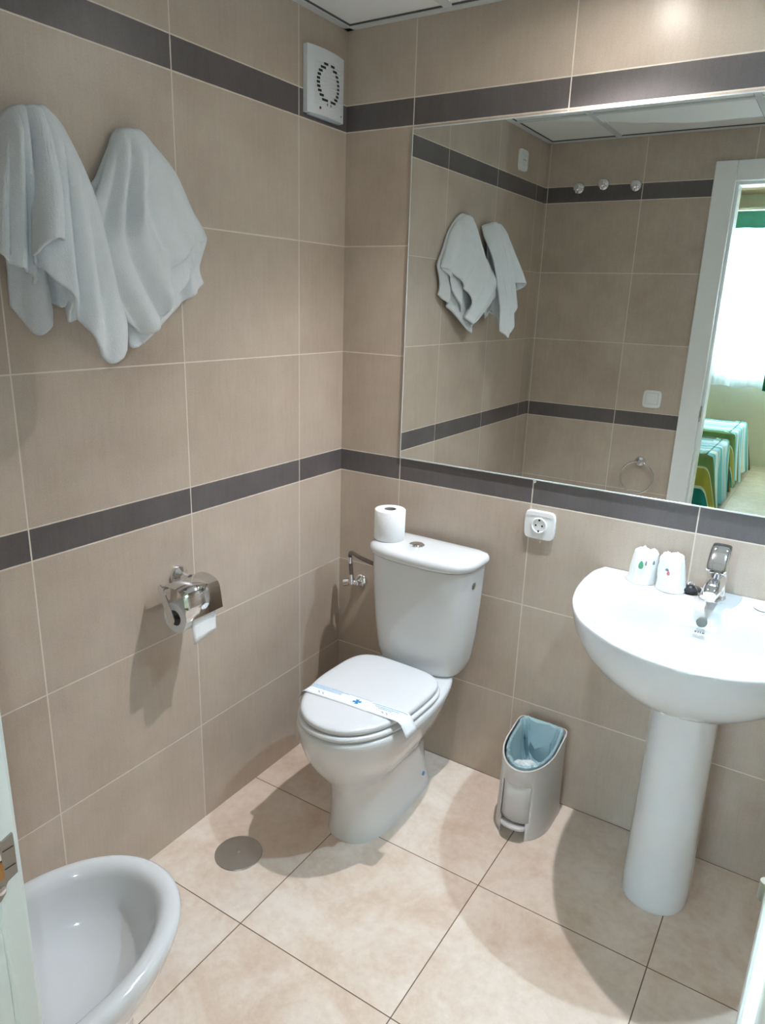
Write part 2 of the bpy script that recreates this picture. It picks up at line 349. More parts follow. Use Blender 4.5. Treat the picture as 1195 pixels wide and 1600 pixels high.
# suspended ceiling: mineral panels, T-bars, perimeter angle
bm = bmesh.new(); box(bm, -0.10, RIGHT + 0.10, -DEPTH - 0.005, 0.10, CEIL + 0.004, CEIL + 0.02)
ceil = tag(finish('ceiling', bm, M_CEIL, smooth=False), kind='structure')
bm = bmesh.new()
for x in (0.333, 0.940, 1.547): box(bm, x - 0.012, x + 0.012, -DEPTH, 0, CEIL - 0.002, CEIL + 0.004)
for y in (-0.615, -1.222): box(bm, 0, RIGHT, y - 0.012, y + 0.012, CEIL - 0.0025, CEIL + 0.0035)
box(bm, 0, 0.022, -DEPTH, 0, CEIL - 0.004, CEIL + 0.003); box(bm, 0, RIGHT, -0.022, 0, CEIL - 0.004, CEIL + 0.003)
box(bm, 0, RIGHT, -DEPTH, -DEPTH + 0.022, CEIL - 0.004, CEIL + 0.003); box(bm, RIGHT - 0.022, RIGHT, -DEPTH, 0, CEIL - 0.004, CEIL + 0.003)
finish('ceiling_grid', bm, M_GRID, ceil, smooth=False)
bm = bmesh.new()
for x0, x1, y0, y1 in ((0.022, RIGHT - .022, -0.0245, -0.022), (0.022, 0.0245, -DEPTH + .022, -0.022), (0.022, RIGHT - .022, -DEPTH + .022, -DEPTH + .0245)):
    box(bm, x0, x1, y0, y1, CEIL - 0.0005, CEIL + 0.0038)
for x in (0.333, 0.940, 1.547): box(bm, x - 0.0145, x - 0.012, -DEPTH + .022, -.022, CEIL, CEIL + 0.0038)
finish('shadow_gap', bm, M_GAP, ceil, smooth=False)

# door frame (architrave, lining, stop) and strike plate
bm = bmesh.new()
AY = -DEPTH + 0.023
box(bm, 0.755, 0.842, -DEPTH, AY, 0, 2.098, .004); box(bm, DX1 - .005, DX1 + 0.083, -DEPTH, AY, 0, 2.098, .004); box(bm, 0.842, DX1 - .004, -DEPTH, AY, 2.018, 2.098, .004)
box(bm, 0.822, 0.838, OPY - .002, -DEPTH, 0, 2.022, .001); box(bm, DX1, DX1 + .016, OPY - .002, -DEPTH, 0, 2.022, .001); box(bm, 0.822, DX1 + .016, OPY - .002, -DEPTH, 2.022, 2.038, .001)
box(bm, 0.838, 0.851, OPY - .002, -DEPTH - 0.035, 0, 2.022, .002); box(bm, DX1 - .001, DX1, OPY - .002, -DEPTH - 0.035, 0, 2.022); box(bm, 0.851, DX1 - .013, OPY - .002, -DEPTH - 0.035, 2.009, 2.022, .002)
frame = tag(finish('trim_1', bm, M_PAINT, smooth=False), kind='structure')
def strike(z):
    ya, yb, yc = -DEPTH - .034, -DEPTH + .0055, -DEPTH + .0165
    pts = [(ya + .004, z - .036), (ya, z - .032), (ya, z + .032), (ya + .004, z + .036), (yb - .006, z + .034), (yb - .002, z + .030), (yb, z + .021), (yb + .002, z + .019), (yc, z + .022), (yc, z - .018), (yb + .002, z - .021), (yb, z - .024), (yb - .001, z - .031), (yb - .006, z - .036)]
    bm = bmesh.new()
    a = [bm.verts.new((0.8445, y, zz)) for y, zz in pts]; b = [bm.verts.new((0.8382, y, zz)) for y, zz in pts]
    bm.faces.new(a); bm.faces.new(b[::-1])
    for i in range(len(pts)):
        j = (i + 1) % len(pts); bm.faces.new((a[i], b[i], b[j], a[j]))
    o = finish('strike_plate', bm, M_PLATE, frame, smooth=False)
    bm = bmesh.new(); box(bm, 0.8442, 0.8449, -DEPTH - .012, -DEPTH + .0045, z - .015, z + .017, .0002); finish('latch_opening', bm, M_DARK, o, smooth=False)
    bm = bmesh.new(); box(bm, 0.8446, 0.8475, -DEPTH - .009, -DEPTH + .004, z - .014, z + .002, .0008); finish('latch_tongue', bm, M_BRASS, o)
    bm = bmesh.new(); box(bm, 0.8446, 0.8465, -DEPTH - .009, -DEPTH + .004, z + .004, z + .014, .0008); finish('latch_bolt', bm, M_CHROME, o)
    bm = bmesh.new(); lathe(bm, [(.0040, 0), (.0040, .0007), (.0026, .0013)], (0.8445, -DEPTH + .001, z - .026), 'X', 14); finish('screw', bm, M_CHROME, o)
    bm = bmesh.new()
    for dz in (-.008, .010): box(bm, 0.8443, 0.8448, yb + .0005, yc - .001, z + dz - .0004, z + dz + .0004)
    finish('plate_groove', bm, M_DARK, o, smooth=False)
strike(1.030)
bm = bmesh.new(); lathe(bm, [(.0022, 1.276), (.0022, 1.284)], (DX1 - .005, AY, 0), 'Z', 14)
finish('hinge_knuckle', bm, M_STEEL, frame)

# mirror set flush in the tiling
MX0, MX1, MZ0, MZ1 = 0.2305, 1.72, ZB1 + 0.001, 1.9535
mir = thing('wall_mirror', 'large frameless rectangular wall mirror above the washbasin, reflecting the doorway and a bedroom', 'mirror', ((MX0 + MX1) / 2, 0, MZ0))
ox, oz = -(MX0 + MX1) / 2, -MZ0
bm = bmesh.new(); box(bm, MX0 + ox + .003, MX1 + ox - .003, -0.0055, -0.0008, .003, MZ1 - MZ0 - .003)
finish('mirror_glass', bm, M_MIRROR, mir, smooth=False)
bm = bmesh.new()
W, Hh = MX1 - MX0, MZ1 - MZ0
for a in ((-W / 2, -W / 2 + .003, 0, Hh), (W / 2 - .003, W / 2, 0, Hh), (-W / 2, W / 2, 0, .003), (-W / 2, W / 2, Hh - .003, Hh)):
    box(bm, a[0], a[1], -0.0062, -0.0002, a[2], a[3], .0006, 1)
finish('polished_edge', bm, M_MEDGE, mir, smooth=False)
bm = bmesh.new(); lathe(bm, [(.0045, 0), (.0045, -.003), (.002, -.0045)], (0.679 + ox, -0.0001, -0.0055), 'Y', 14); finish('mirror_clip', bm, M_WHITE, mir)

# ================================================================== TOILET
toi = thing('toilet', 'white close-coupled toilet with closed lid, standing in the tiled corner', 'toilet', (0.410, 0, 0), rz=math.radians(-1.5))
bm = bmesh.new()
rings = []
for z, hw, yf, yb in ((0.392, .118, -.166, -.062), (0.396, .131, -.176, -.054), (0.408, .140, -.184, -.047), (0.44, .148, -.191, -.042), (0.52, .158, -.198, -.038), (0.62, .165, -.204, -.035), (0.70, .169, -.208, -.034), (0.748, .171, -.210, -.033)):
    rings.append(egg(hw, yf, -.10, yb, z, nf=3.1, nb=7, n=72, cx=-.006))
loft(bm, rings); finish('cistern', bm, M_PORC, toi, angle=50)
bm = bmesh.new(); rings = []
for z, g in ((0.749, -.004), (0.751, .005), (0.756, .010), (0.766, .012), (0.774, .010), (0.780, .004), (0.783, -.006), (0.7845, -.03), (0.785, -.06)):
    rings.append(egg(.170 + g, -.209 - g, -.10, -.033 + min(g, .004), z, nf=3.0, nb=7, n=72, cx=-.006))
loft(bm, rings); lid = finish('cistern_lid', bm, M_PORC, toi, angle=60)
bm = bmesh.new(); lathe(bm, [(.024, 0), (.024, .003), (.021, .0055), (.019, .0045), (.019, .0065), (.012, .0085), (.0, .009)], (-.032, -.128, .7845), 'Z', 32, cap1=False)
finish('flush_button', bm, M_CHROME, lid)
bm = bmesh.new(); lathe(bm, [(.011, 0), (.011, .003), (.007, .005)], (.1600, -.12, .70), 'X', 20); finish('inlet_plug', bm, M_STEEL, toi)
# bowl and pedestal: one continuous casting
bm = bmesh.new(); rings = []
for z, hw, yf, yc, yb, nf, nb, cx in (
    (0.000, .092, -.520, -.38, -.095, 2.4, 3.5, -.012), (0.012, .088, -.522, -.38, -.098, 2.4, 3.5, -.012), (0.05, .080, -.521, -.38, -.105, 2.4, 3.3, -.012),
    (0.12, .074, -.522, -.38, -.110, 2.3, 3.0, -.012), (0.165, .076, -.528, -.38, -.105, 2.3, 2.8, -.012), (0.195, .088, -.545, -.38, -.100, 2.2, 2.6, -.012),
    (0.225, .108, -.570, -.385, -.092, 2.1, 2.4, -.012), (0.26, .130, -.596, -.39, -.082, 2.1, 2.3, -.012), (0.30, .149, -.618, -.39, -.070, 2.1, 2.3, -.010),
    (0.345, .163, -.633, -.39, -.055, 2.1, 2.3, -.008), (0.375, .168, -.638, -.39, -.048, 2.1, 2.4, -.006), (0.390, .169, -.640, -.39, -.046, 2.1, 2.4, -.006), (0.397, .165, -.636, -.39, -.050, 2.1, 2.4, -.006), (0.399, .150, -.620, -.39, -.062, 2.1, 2.4, -.006)):
    rings.append(egg(hw, yf, yc, yb, z, nf=nf, nb=nb, n=72, cx=cx))
loft(bm, rings); finish('bowl', bm, M_PORC, toi, angle=60)
# seat ring and lid
def seat_loft(zs_, base, name, m, parent):
    bm = bmesh.new(); loft(bm, [egg(.163 + g, -.636 - g, -.385, -.214 + min(g, 0) * .5, z, nf=2.15, nb=4.2, n=72, cx=-.006) for z, g in zs_]); return finish(name, bm, m, parent, angle=60)
seat_loft(((0.399, -.014), (0.401, -.003), (0.406, .001), (0.412, .001), (0.416, -.004), (0.417, -.02)), 0, 'seat', M_SEAT, toi)
lidm = seat_loft(((0.4185, -.022), (0.419, -.010), (0.423, -.006), (0.431, -.006), (0.435, -.009), (0.4375, -.016), (0.4385, -.03), (0.4395, -.08)), 0, 'seat_lid', M_SEAT, toi)
for s in (-1, 1):
    bm = bmesh.new(); lathe(bm, [(.007, -.018), (.007, .018)], (-.006 + s * .070, -.214, .408), 'X', 20); box(bm, -.006 + s * .070 - .010, -.006 + s * .070 + .010, -.226, -.205, .399, .406, .002)
    finish('hinge', bm, M_SEAT, toi)
# discs on the base; the pale blue colour stands in for a sticker's reflection
for s in (-1, 1):
    bm = bmesh.new(); lathe(bm, [(.007, 0), (.007, s * .003), (.004, s * .005)], (-.012 + s * .079, -.19, .062), 'X', 16); finish('base_disc', bm, M_BLUEP if s > 0 else M_WHITE, toi)

# paper band across the closed lid
pb = thing('hygiene_band', 'white paper hygiene band with blue printing wrapped across the toilet lid', 'paper band', (0.404, -0.486, 0.4395), rz=math.radians(-1.5))
def band_z(x):
    ax = abs(x)
    if ax < .140: return 0.0012 - .0002 * math.sin(x * 40)
    t = ax - .140
    return 0.0012 - 2.8 * t * t * 10 if t < .018 else 0.0012 - .0091 - (t - .018) * 1.9
def band_pt(x, v, up=0.0):      # v in -0.5..0.5 across the band
    y = v * .052 + x * 0.09
    return (x, y, band_z(x) + up)
bm = bmesh.new(); NX = 60; grid = []
for i in range(NX + 1):
    x = -.170 + .345 * i / NX
    grid.append([bm.verts.new(band_pt(x, v)) for v in (-.5, -.25, 0, .25, .5)])
for a, b in zip(grid[:-1], grid[1:]):
    for k in range(4): bm.faces.new((a[k], b[k], b[k + 1], a[k + 1]))
strip = finish('paper_strip', bm, mat('band_paper', (.84, .86, .89, 1), rough=.6), pb, mods=[('SOLIDIFY', dict(thickness=0.0004, offset=0))])
def dash(bm, x0, x1, v0, v1):
    n = max(1, int((x1 - x0) / .004))
    for i in range(n):
        a, b = x0 + (x1 - x0) * i / n, x0 + (x1 - x0) * (i + .72 + .2 * random.random()) / n
        bm.faces.new([bm.verts.new(band_pt(x, v, .0005)) for x, v in ((a, v0), (b, v0), (b, v1), (a, v1))])
for x0, x1, vs_ in ((-.150, -.030, (.40, .28, .16)), (.045, .150, (.36, .22, .10))):
    bm = bmesh.new()
    for k, v in enumerate(vs_): dash(bm, x0 + .012 * k * (x0 > 0), x1 - .020 * k * (x0 > 0) - (.02 if x0 < 0 and k else 0), v - .03, v + .03)
    if x0 < 0: dash(bm, -.03, .04, .44, .47)
    finish('printed_lines', bm, M_BLUEP, strip, smooth=False)
bm = bmesh.new()
for k in range(4):                                   # small blue cross emblem with notched arms
    a = k * PI / 2 + .35
    pts = [(0, -.0), (.004, -.0035), (.0125, -.005), (.0105, .0), (.0125, .005), (.004, .0035)]
    vv = []
    for px, py in pts:
        X = px * math.cos(a) - py * math.sin(a); Y = px * math.sin(a) + py * math.cos(a); vv.append(bm.verts.new(band_pt(.006 + X, (Y) / .052 + .02, .0007)))
    bm.faces.new(vv)
finish('cross_emblem', bm, M_BLUE, strip, smooth=False)
for cx in (-.105, .095):
    bm = bmesh.new()
    for dx, dv in ((-.008, .0), (-.004, -.06), (.006, -.02), (.010, -.10)):
        dash(bm, cx + dx, cx + dx + .003, -.18 + dv, -.08 + dv)
    finish('small_symbols', bm, M_GREYPR, strip, smooth=False)

def tissue_roll(bm, r, L, hole, axis='Z'):
    lathe(bm, [(hole, 0), (r - .002, 0), (r, .002), (r, L - .002), (r - .002, L), (hole, L), (hole, L * .5), (hole, 0)], (0, 0, 0), axis, 48, cap0=False, cap1=False)
tr = thing('toilet_roll', 'full white toilet paper roll standing upright on the left of the cistern lid', 'toilet paper', (0.271, -0.118, 0.785))
bm = bmesh.new(); tissue_roll(bm, .0475, .094, .0185); finish('paper_roll', bm, M_PAPER, tr, angle=50)
bm = bmesh.new(); lathe(bm, [(.0184, .001), (.0184, .0935), (.0172, .0935), (.0172, .001)], (0, 0, 0), 'Z', 32, cap0=True, cap1=False); finish('cardboard_core', bm, M_CARD, tr)

# angle valve and hose left of the cistern
va = thing('angle_valve', 'small chrome angle valve with braided hose on the wall left of the cistern', 'water valve', (0.094, 0, 0.562))
bm = bmesh.new(); lathe(bm, [(.0245, 0), (.0245, -.004), (.021, -.009), (.010, -.013), (.009, -.013)], (0, 0, 0), 'Y', 32); finish('wall_rosette', bm, M_CHROME, va)
bm = bmesh.new(); lathe(bm, [(.008, -.006), (.008, -.034)], (0, 0, 0), 'Y', 20); lathe(bm, [(.011, -.008), (.011, .010)], (-.018, -.034, .004), 'Z', 20)
tube(bm, [(.004, -.030, 0), (-.030, -.034, 0)], .009, 16); finish('valve_body', bm, M_CHROME, va)
bm = bmesh.new(); tube(bm, [(-.026, -.034, -.002), (-.030, -.034, -.002), (-.046, -.040, -.006), (-.048, -.041, -.006)], [.008, .0125, .0125, .010], 12); finish('valve_knob', bm, M_CHROME, va)
bm = bmesh.new(); hp = spline([(-.018, -.034, .012), (-.020, -.036, .05), (-.021, -.040, .085), (-.019, -.046, .105), (.000, -.062, .119), (.05, -.082, .117), (.125, -.095, .112), (.150, -.100, .112)], 8); tube(bm, hp, .0068, 12); finish('flexible_hose', bm, M_HOSE, va)
for z0, z1, x in ((.010, .030, -.0185), (.072, .094, -.0205)):
    bm = bmesh.new(); lathe(bm, [(.0085, z0), (.0085, z1)], (x, -.035 if z0 < .05 else -.041, 0), 'Z', 16); finish('hose_ferrule', bm, M_CHROME, va)

# ================================================================== PEDAL BIN
bn = thing('pedal_bin', 'small grey pedal bin with pale blue bag, between toilet and washbasin', 'bin', (0.790, -0.018, 0))
def bin_ring(hw, yf, z, slope=0.0, yb=-0.004, n=64, inset=0):
    r = egg(hw - inset, yf + inset, -.105, yb - inset, 0, nf=2.0, nb=9, n=n)
    return [(x, y, z + slope * (y / .215)) for x, y, _ in r]
bm = bmesh.new()
NB = 64
outer = []
levels = [(0.0, 0), (.02, 0), (.06, 0), (.12, 0), (.18, 0), (.235, 0)]
rings = [bin_ring(.081 - .001 * k, -.218, 0.0 + z) for k, (z, _) in enumerate(levels[:-1])]
top = bin_ring(.0775, -.220, 0.278, slope=.042); top = [(x, y, .278 - .045 * (-y / .22)) for x, y, _ in top]
topi = [(x, y, z) for x, y, z in [(a * .955, -.009 + (b + .009) * .965, c) for a, b, c in top]]
low = [(x, y, z - .05) for x, y, z in topi]
bvr = [[bm.verts.new(p) for p in r] for r in rings + [[(x, y, z - .004) for x, y, z in top], top, topi, low]]
for li, (a, b) in enumerate(zip(bvr[:-1], bvr[1:])):
    for i in range(NB):
        j = (i + 1) % NB
        xm = (a[i].co.x + a[j].co.x) / 2; ym = (a[i].co.y + a[j].co.y) / 2
        if li < 4 and -.041 < xm < .041 and ym < -.12: continue      # pedal recess
        bm.faces.new((a[i], a[j], b[j], b[i]))
finish('outer_shell', bm, M_GREYP, bn, angle=40, mods=[('SOLIDIFY', dict(thickness=0.0022, offset=-1))])
bm = bmesh.new()      # recessed front panel
pts = [(-.044, -.186), (-.041, -.197), (-.02, -.2075), (0, -.211), (.02, -.2075), (.041, -.197), (.044, -.186)]
lo = [bm.verts.new((x, y, .055)) for x, y in pts]; hi = [bm.verts.new((x, y + .004, .205)) for x, y in pts]
for i in range(len(pts) - 1): bm.faces.new((lo[i], lo[i + 1], hi[i + 1], hi[i]))
finish('recessed_panel', bm, M_GREYP, bn, mods=[('SOLIDIFY', dict(thickness=0.002))])
bm = bmesh.new(); loft(bm, [egg(.074, -.165, -.105, -.012, z, nb=9, n=48) for z in (0.001, .012)]); finish('base', bm, M_GREYP, bn)
bm = bmesh.new()
rr = []
for z, g in ((.036, -.004), (.038, .0), (.044, .0), (.047, -.004)): rr.append([(x * 1.05, -.202 + (y), z + .004 * math.cos(x * 40)) for x, y, _ in sring(.036 + g, .026 + g, 0, 2.3, 40)])
loft(bm, rr); box(bm, -.012, .012, -.19, -.12, .034, .040, .001); finish('pedal', bm, M_GREYP, bn)
def bin_in(sx, dz, yc=-.075):
    return [(x * sx, yc + (y - yc) * sx, z + dz) for x, y, z in top]
bm = bmesh.new()      # inner bucket, a finger's width inside the shell
loft(bm, [[(x, y, .02) for x, y, z in bin_in(.80, 0)], bin_in(.865, -.03), bin_in(.872, -.006), bin_in(.860, -.002), bin_in(.845, -.006), [(x, y, .03) for x, y, z in bin_in(.78, 0)]], True, True)
finish('inner_bucket', bm, M_GREYD, bn)
bm = bmesh.new()      # crumpled liner folded over the bucket rim
NL = 128; rings = []
def ringpt(i, sc, dz, amp):
    f = i / NL * NB; a, b = top[int(f) % NB], top[(int(f) + 1) % NB]; t = f - int(f)
    x, y, z = [a[k] + (b[k] - a[k]) * t for k in range(3)]
    q = 2 * PI * i / NL
    n_ = noise.noise(Vector((math.cos(q) * 5, math.sin(q) * 5, dz * 18 + 3))); n2 = noise.noise(Vector((math.cos(q) * 13, math.sin(q) * 13, dz * 30)))
    s = sc + amp * (n_ + .5 * n2)
    return (x * s, -.075 + (y + .075) * s, z + dz + amp * .10 * n2 + (.03 * amp * n_))
for sc, dz, amp in ((.885, -.024, .03), (.885, -.010, .03), (.875, .001, .04), (.84, .006, .04), (.78, .0, .09), (.74, -.018, .15), (.71, -.045, .20), (.69, -.075, .24), (.66, -.10, .22), (.58, -.120, .20), (.40, -.128, .14), (.12, -.130, .05)):
    rings.append([ringpt(i, sc, dz, amp) for i in range(NL)])
loft(bm, rings, False, True); finish('bag_liner', bm, M_BAG, bn, angle=22)
bm = bmesh.new()
for (x, y, z, r) in ((.004, -.128, .176, .032), (-.022, -.118, .170, .024), (.028, -.120, .168, .024)):
    bmesh.ops.create_icosphere(bm, subdivisions=4, radius=r, matrix=Matrix.Translation((x, y, z)) @ Matrix.Diagonal((1.1, .9, 1.1, 1)))
for v in bm.verts: v.co += v.co.normalized() * (.006 * noise.noise(v.co * 60) + .003 * noise.noise(v.co * 150))
cr = finish('crumpled_tissue', bm, mat('bluish_white_tissue', (.80, .88, .90, 1), rough=.9), None, angle=20)
cr.location = (0.790, -0.018, 0); tag(cr, 'crumpled whitish tissue lying at the bottom of the bin bag', 'tissue')

# ================================================================== WASHBASIN
ws = thing('washbasin', 'white pedestal washbasin with overflow hole, fixed to the wall under the mirror', 'sink', (1.185, 0, 0))
half = [(-.285, -.002), (-.299, -.04), (-.303, -.08), (-.303, -.15), (-.296, -.22), (-.276, -.30), (-.232, -.385), (-.16, -.45), (-.09, -.487), (-.02, -.502), (.05, -.500), (.12, -.478), (.19, -.432), (.25, -.36), (.288, -.27), (.302, -.17), (.302, -.08), (.297, -.03), (.285, -.002)]
out = spline([(x, y, 0) for x, y in half], 6)
NW = 96
out = resample(out, NW - 12)
back = [Vector((.285 - .57 * k / 13, -.002, 0)) for k in range(1, 13)]
OUT = out + back                                     # closed ring, clockwise from back-left, round the front, along the wall
N_ = len(OUT)
def basin_ring(sx, sy, z, cy=-.20, tilt=0.0, keepback=True):
    r = []
    for p in OUT:
        y = cy + (p.y - cy) * sy
        if keepback and p.y > cy: y = min(-.002, y if sy < 1 else p.y)
        r.append((p.x * sx, y, z + tilt * p.y))
    return r
def inner_ring(k, z):
    """bowl opening: D-shaped, flat towards the tap ledge"""
    r = []
    for p in OUT:
        a = math.atan2(p.y + .27, p.x)
        c, s = math.cos(a), math.sin(a)
        ex = 2 / 2.3
        hx_, hy_ = .232 * k, (.135 if s > 0 else .185) * k
        x = hx_ * math.copysign(abs(c) ** ex, c); y = hy_ * math.copysign(abs(s) ** (2 / (2.8 if s > 0 else 2.1)), s)
        r.append((x, -.272 + y, z))
    return r
ZT = 0.800
bm = bmesh.new()
rings = []
under = [(.30, .40, .625), (.36, .50, .628), (.50, .64, .636), (.66, .76, .655), (.80, .87, .685), (.90, .94, .716), (.965, .980, .750), (.992, .996, .777), (1.0, 1.0, .790), (.998, .999, .797), (.992, .994, .8005), (.975, .980, .8015)]
for sx, sy, z in under:
    r = []
    for p in OUT:
        cy = -.215
        y = cy + (p.y - cy) * sy
        if p.y > -.21: y = cy + (p.y - cy) * max(sy, .88 + .12 * sy) if z < .70 else cy + (p.y - cy) * (sy if z > .79 and p.y < -.01 else 1)
        r.append((p.x * sx, min(y, -.0015), z))
    rings.append(r)
def blend(a, b, t): return [tuple(Vector(p).lerp(Vector(q), t)) for p, q in zip(a, b)]
tr_ = rings[-1]
rings.append(blend(tr_, inner_ring(1.03, .7995), .6)); rings.append(inner_ring(1.03, .7985))
for k, z in ((1.0, .797), (.975, .791), (.94, .778), (.89, .755), (.82, .728), (.72, .705), (.58, .689), (.40, .678), (.22, .672), (.10, .670)): rings.append(inner_ring(k, z))
loft(bm, rings, True, True); finish('basin', bm, M_PORC, ws, angle=60)
bm = bmesh.new(); rings = []
for z, hw, yf in ((0, .083, -.278), (.01, .0845, -.280), (.05, .084, -.279), (.15, .082, -.274), (.35, .0785, -.268), (.52, .0775, -.268), (.60, .080, -.272), (.632, .086, -.28)):
    rings.append(egg(hw, yf, -.18, -.055, z, nf=2.2, nb=3.5, n=64))
loft(bm, rings); finish('pedestal', bm, M_PORC, ws, angle=60)
bm = bmesh.new(); ov = (0.000, -.1545, .768)
lathe(bm, [(.0, 0), (.0115, 0), (.0125, -.002), (.0125, .006)], ov, 'Y', 24, cap0=False); o = finish('overflow_hole', bm, mat('overflow_shadow_plastic', (.22, .24, .22, 1), rough=.6), ws)
bm = bmesh.new()
for k, (dx, w) in enumerate(((-.012, .006), (-.005, .004), (0, .004), (.005, .007))): box(bm, dx, dx + w * .8, -.1625, -.1590, .743, .7462)
finish('maker_mark', bm, M_GREYPR, ws, smooth=False)
bm = bmesh.new(); lathe(bm, [(.0, .001), (.020, .001), (.023, .003), (.021, .005), (.012, .003), (0, .003)], (0, -.272, .669), 'Z', 32, cap0=False, cap1=False); finish('drain_ring', bm, M_CHROME, ws)

# mixer tap
tp = thing('basin_mixer_tap', 'single-lever chrome mixer tap on the back ledge of the washbasin', 'faucet', (1.192, -0.050, 0.801))
bm = bmesh.new(); lathe(bm, [(.0275, 0), (.0275, .004), (.0255, .008), (.0245, .014), (.0240, .06), (.0240, .085), (.0225, .092), (.0180, .094)], (0, 0, 0), 'Z', 40); finish('tap_body', bm, M_CHROME, tp)
bm = bmesh.new(); rings = []
for y, z, hx_, hz in ((.0, .046, .021, .024), (-.03, .050, .021, .020), (-.07, .047, .020, .016), (-.096, .042, .0185, .013), (-.106, .039, .015, .010)):
    rings.append([(a, y - b * .12, z + b) for a, b, _ in sring(hx_, hz, 0, 3, 32)])
loft(bm, rings); spt = finish('spout', bm, M_CHROME, tp)
bm = bmesh.new(); lathe(bm, [(.0120, .0), (.0120, .012)], (0, -.088, .021), 'Z', 24); finish('aerator', bm, M_CHROME, spt)
bm = bmesh.new(); rings = []
for y, z, hx_, hz in ((.026, .118, .018, .014), (.023, .120, .0235, .018), (.008, .122, .0245, .020), (-.012, .118, .0245, .018), (-.034, .108, .0245, .0130), (-.052, .097, .0240, .0085), (-.062, .0900, .0225, .0055), (-.065, .0880, .018, .0035)):
    rings.append([(a, y - b * .5, z + b) for a, b, _ in sring(hx_, hz, 0, 4, 32)])
loft(bm, rings); finish('lever', bm, M_CHROME, tp, angle=35)

# black plug with ball chain
pg = thing('sink_plug', 'black rubber sink plug with a ball chain beside the tap', 'plug', (1.136, -0.052, 0.801))
bm = bmesh.new(); lathe(bm, [(.020, 0), (.0215, .002), (.024, .006), (.0255, .008), (.0255, .0115), (.022, .013), (.010, .0140), (.006, .018), (.0, .0185)], (0, 0, 0), 'Z', 32, cap1=False); finish('rubber_plug', bm, M_BLACK, pg)
bm = bmesh.new(); ringp = [(0.007 * math.cos(a), 0, .021 + .006 * math.sin(a)) for a in [2 * PI * k / 16 for k in range(17)]]; tube(bm, ringp, .0012, 8); finish('pull_ring', bm, M_CHROME, pg)
ch = spline([(.006, 0, .022), (.018, -.012, .012), (.026, -.030, .0025), (.044, -.044, .0022), (.062, -.046, .0022), (.078, -.036, .0022)], 10); ch = resample(ch, 44)
bm = bmesh.new()
for p in ch: bmesh.ops.create_icosphere(bm, subdivisions=1, radius=.0016, matrix=Matrix.Translation(p))
finish('ball_chain', bm, M_CHROME, pg)

# two upturned tumblers in paper wraps
def wrapped_cup(x, y, h, seed, label, printcol, lean):
    t = thing('wrapped_tumbler', label, 'wrapped glass', (x, y, 0.8015), group='paper-wrapped tumblers on the washbasin')
    bm = bmesh.new(); rings = []; n = 48
    for r, z in ((.0375, 0), (.0372, .006), (.0355, .02), (.0345, .035), (.033, .05), (.0315, .065), (.0295, .078), (.027, .086), (.020, .0905), (.010, .0885)):
        ring = []
        for i in range(n):
            a = 2 * PI * i / n
            w = noise.noise(Vector((math.cos(a) * 1.7 + seed, math.sin(a) * 1.7, z * 30))) * .0032 + abs(noise.noise(Vector((math.cos(a) * 4 + seed + z * 20, math.sin(a) * 4, z * 45)))) * .0042 - .001
            if z == 0: w *= .3
            ring.append(((r + w) * math.cos(a) + lean * z, (r + w) * math.sin(a), max(0, z * h / .09 + (w * 1.6 if z > .07 else 0))))
        rings.append(ring)
    loft(bm, rings); wrap = finish('paper_wrap', bm, mat('waxed_wrap_paper', (.84, .86, .86, 1), rough=.55, sss=0), t, angle=22)
    # small leaf and flower prints on the side facing the room
    def blob(name, m, a0, z0, da, dz):
        bm = bmesh.new(); vv = []
        for k in range(14):
            q = 2 * PI * k / 14; a = a0 + da * math.cos(q) * (1 - .35 * math.sin(q)); z = z0 + dz * math.sin(q)
            r = .0375 - z * .085 + .0030
            vv.append(bm.verts.new((r * math.cos(a) + lean * z, r * math.sin(a), z)))
        c = bm.verts.new((sum(v.co.x for v in vv) / 14, sum(v.co.y for v in vv) / 14 - .0006, z0))
        for k in range(14): bm.faces.new((vv[k], vv[(k + 1) % 14], c))
        finish(name, bm, m, wrap, smooth=False)
    for args in printcol: blob(*args)
wrapped_cup(1.012, -.046, .086, 3.1, 'left of the two paper-wrapped tumblers, with a green leaf print, upside down on the basin', [('leaf_print', M_GREEN, -1.60, .054, .17, .011), ('leaf_print', M_GREYPR, -1.28, .060, .06, .007), ('leaf_print', M_GREYPR, -.70, .062, .09, .006)], .05)
wrapped_cup(1.090, -.060, .092, 8.4, 'right of the two paper-wrapped tumblers, with a pink flower print, next to the sink plug', [('flower_print', M_PINK, -1.62, .052, .10, .006), ('leaf_print', M_GREYPR, -1.72, .060, .12, .0035)], -.08)
sp_ = thing('wrapped_soap', 'small clear-wrapped round soap at the right edge of the basin ledge', 'soap', (1.305, -0.060, 0.801))
bm = bmesh.new(); lathe(bm, [(.018, 0), (.0215, .002), (.0225, .006), (.021, .010), (.015, .012), (0, .0122)], (0, 0, 0), 'Z', 32, cap1=False); sb = finish('soap_body', bm, M_PAPER, sp_)
bm = bmesh.new()
for k in range(9):
    a = k * .45 + .4; bmesh.ops.create_cube(bm, size=1, matrix=Matrix.Translation((.0125 * math.cos(a + 2), .0125 * math.sin(a + 2), .0124)) @ Matrix.Rotation(a + 2, 4, 'Z') @ Matrix.Diagonal((.002, .0035, .0004, 1)))
finish('printed_mark', bm, M_GREYPR, sb, smooth=False)

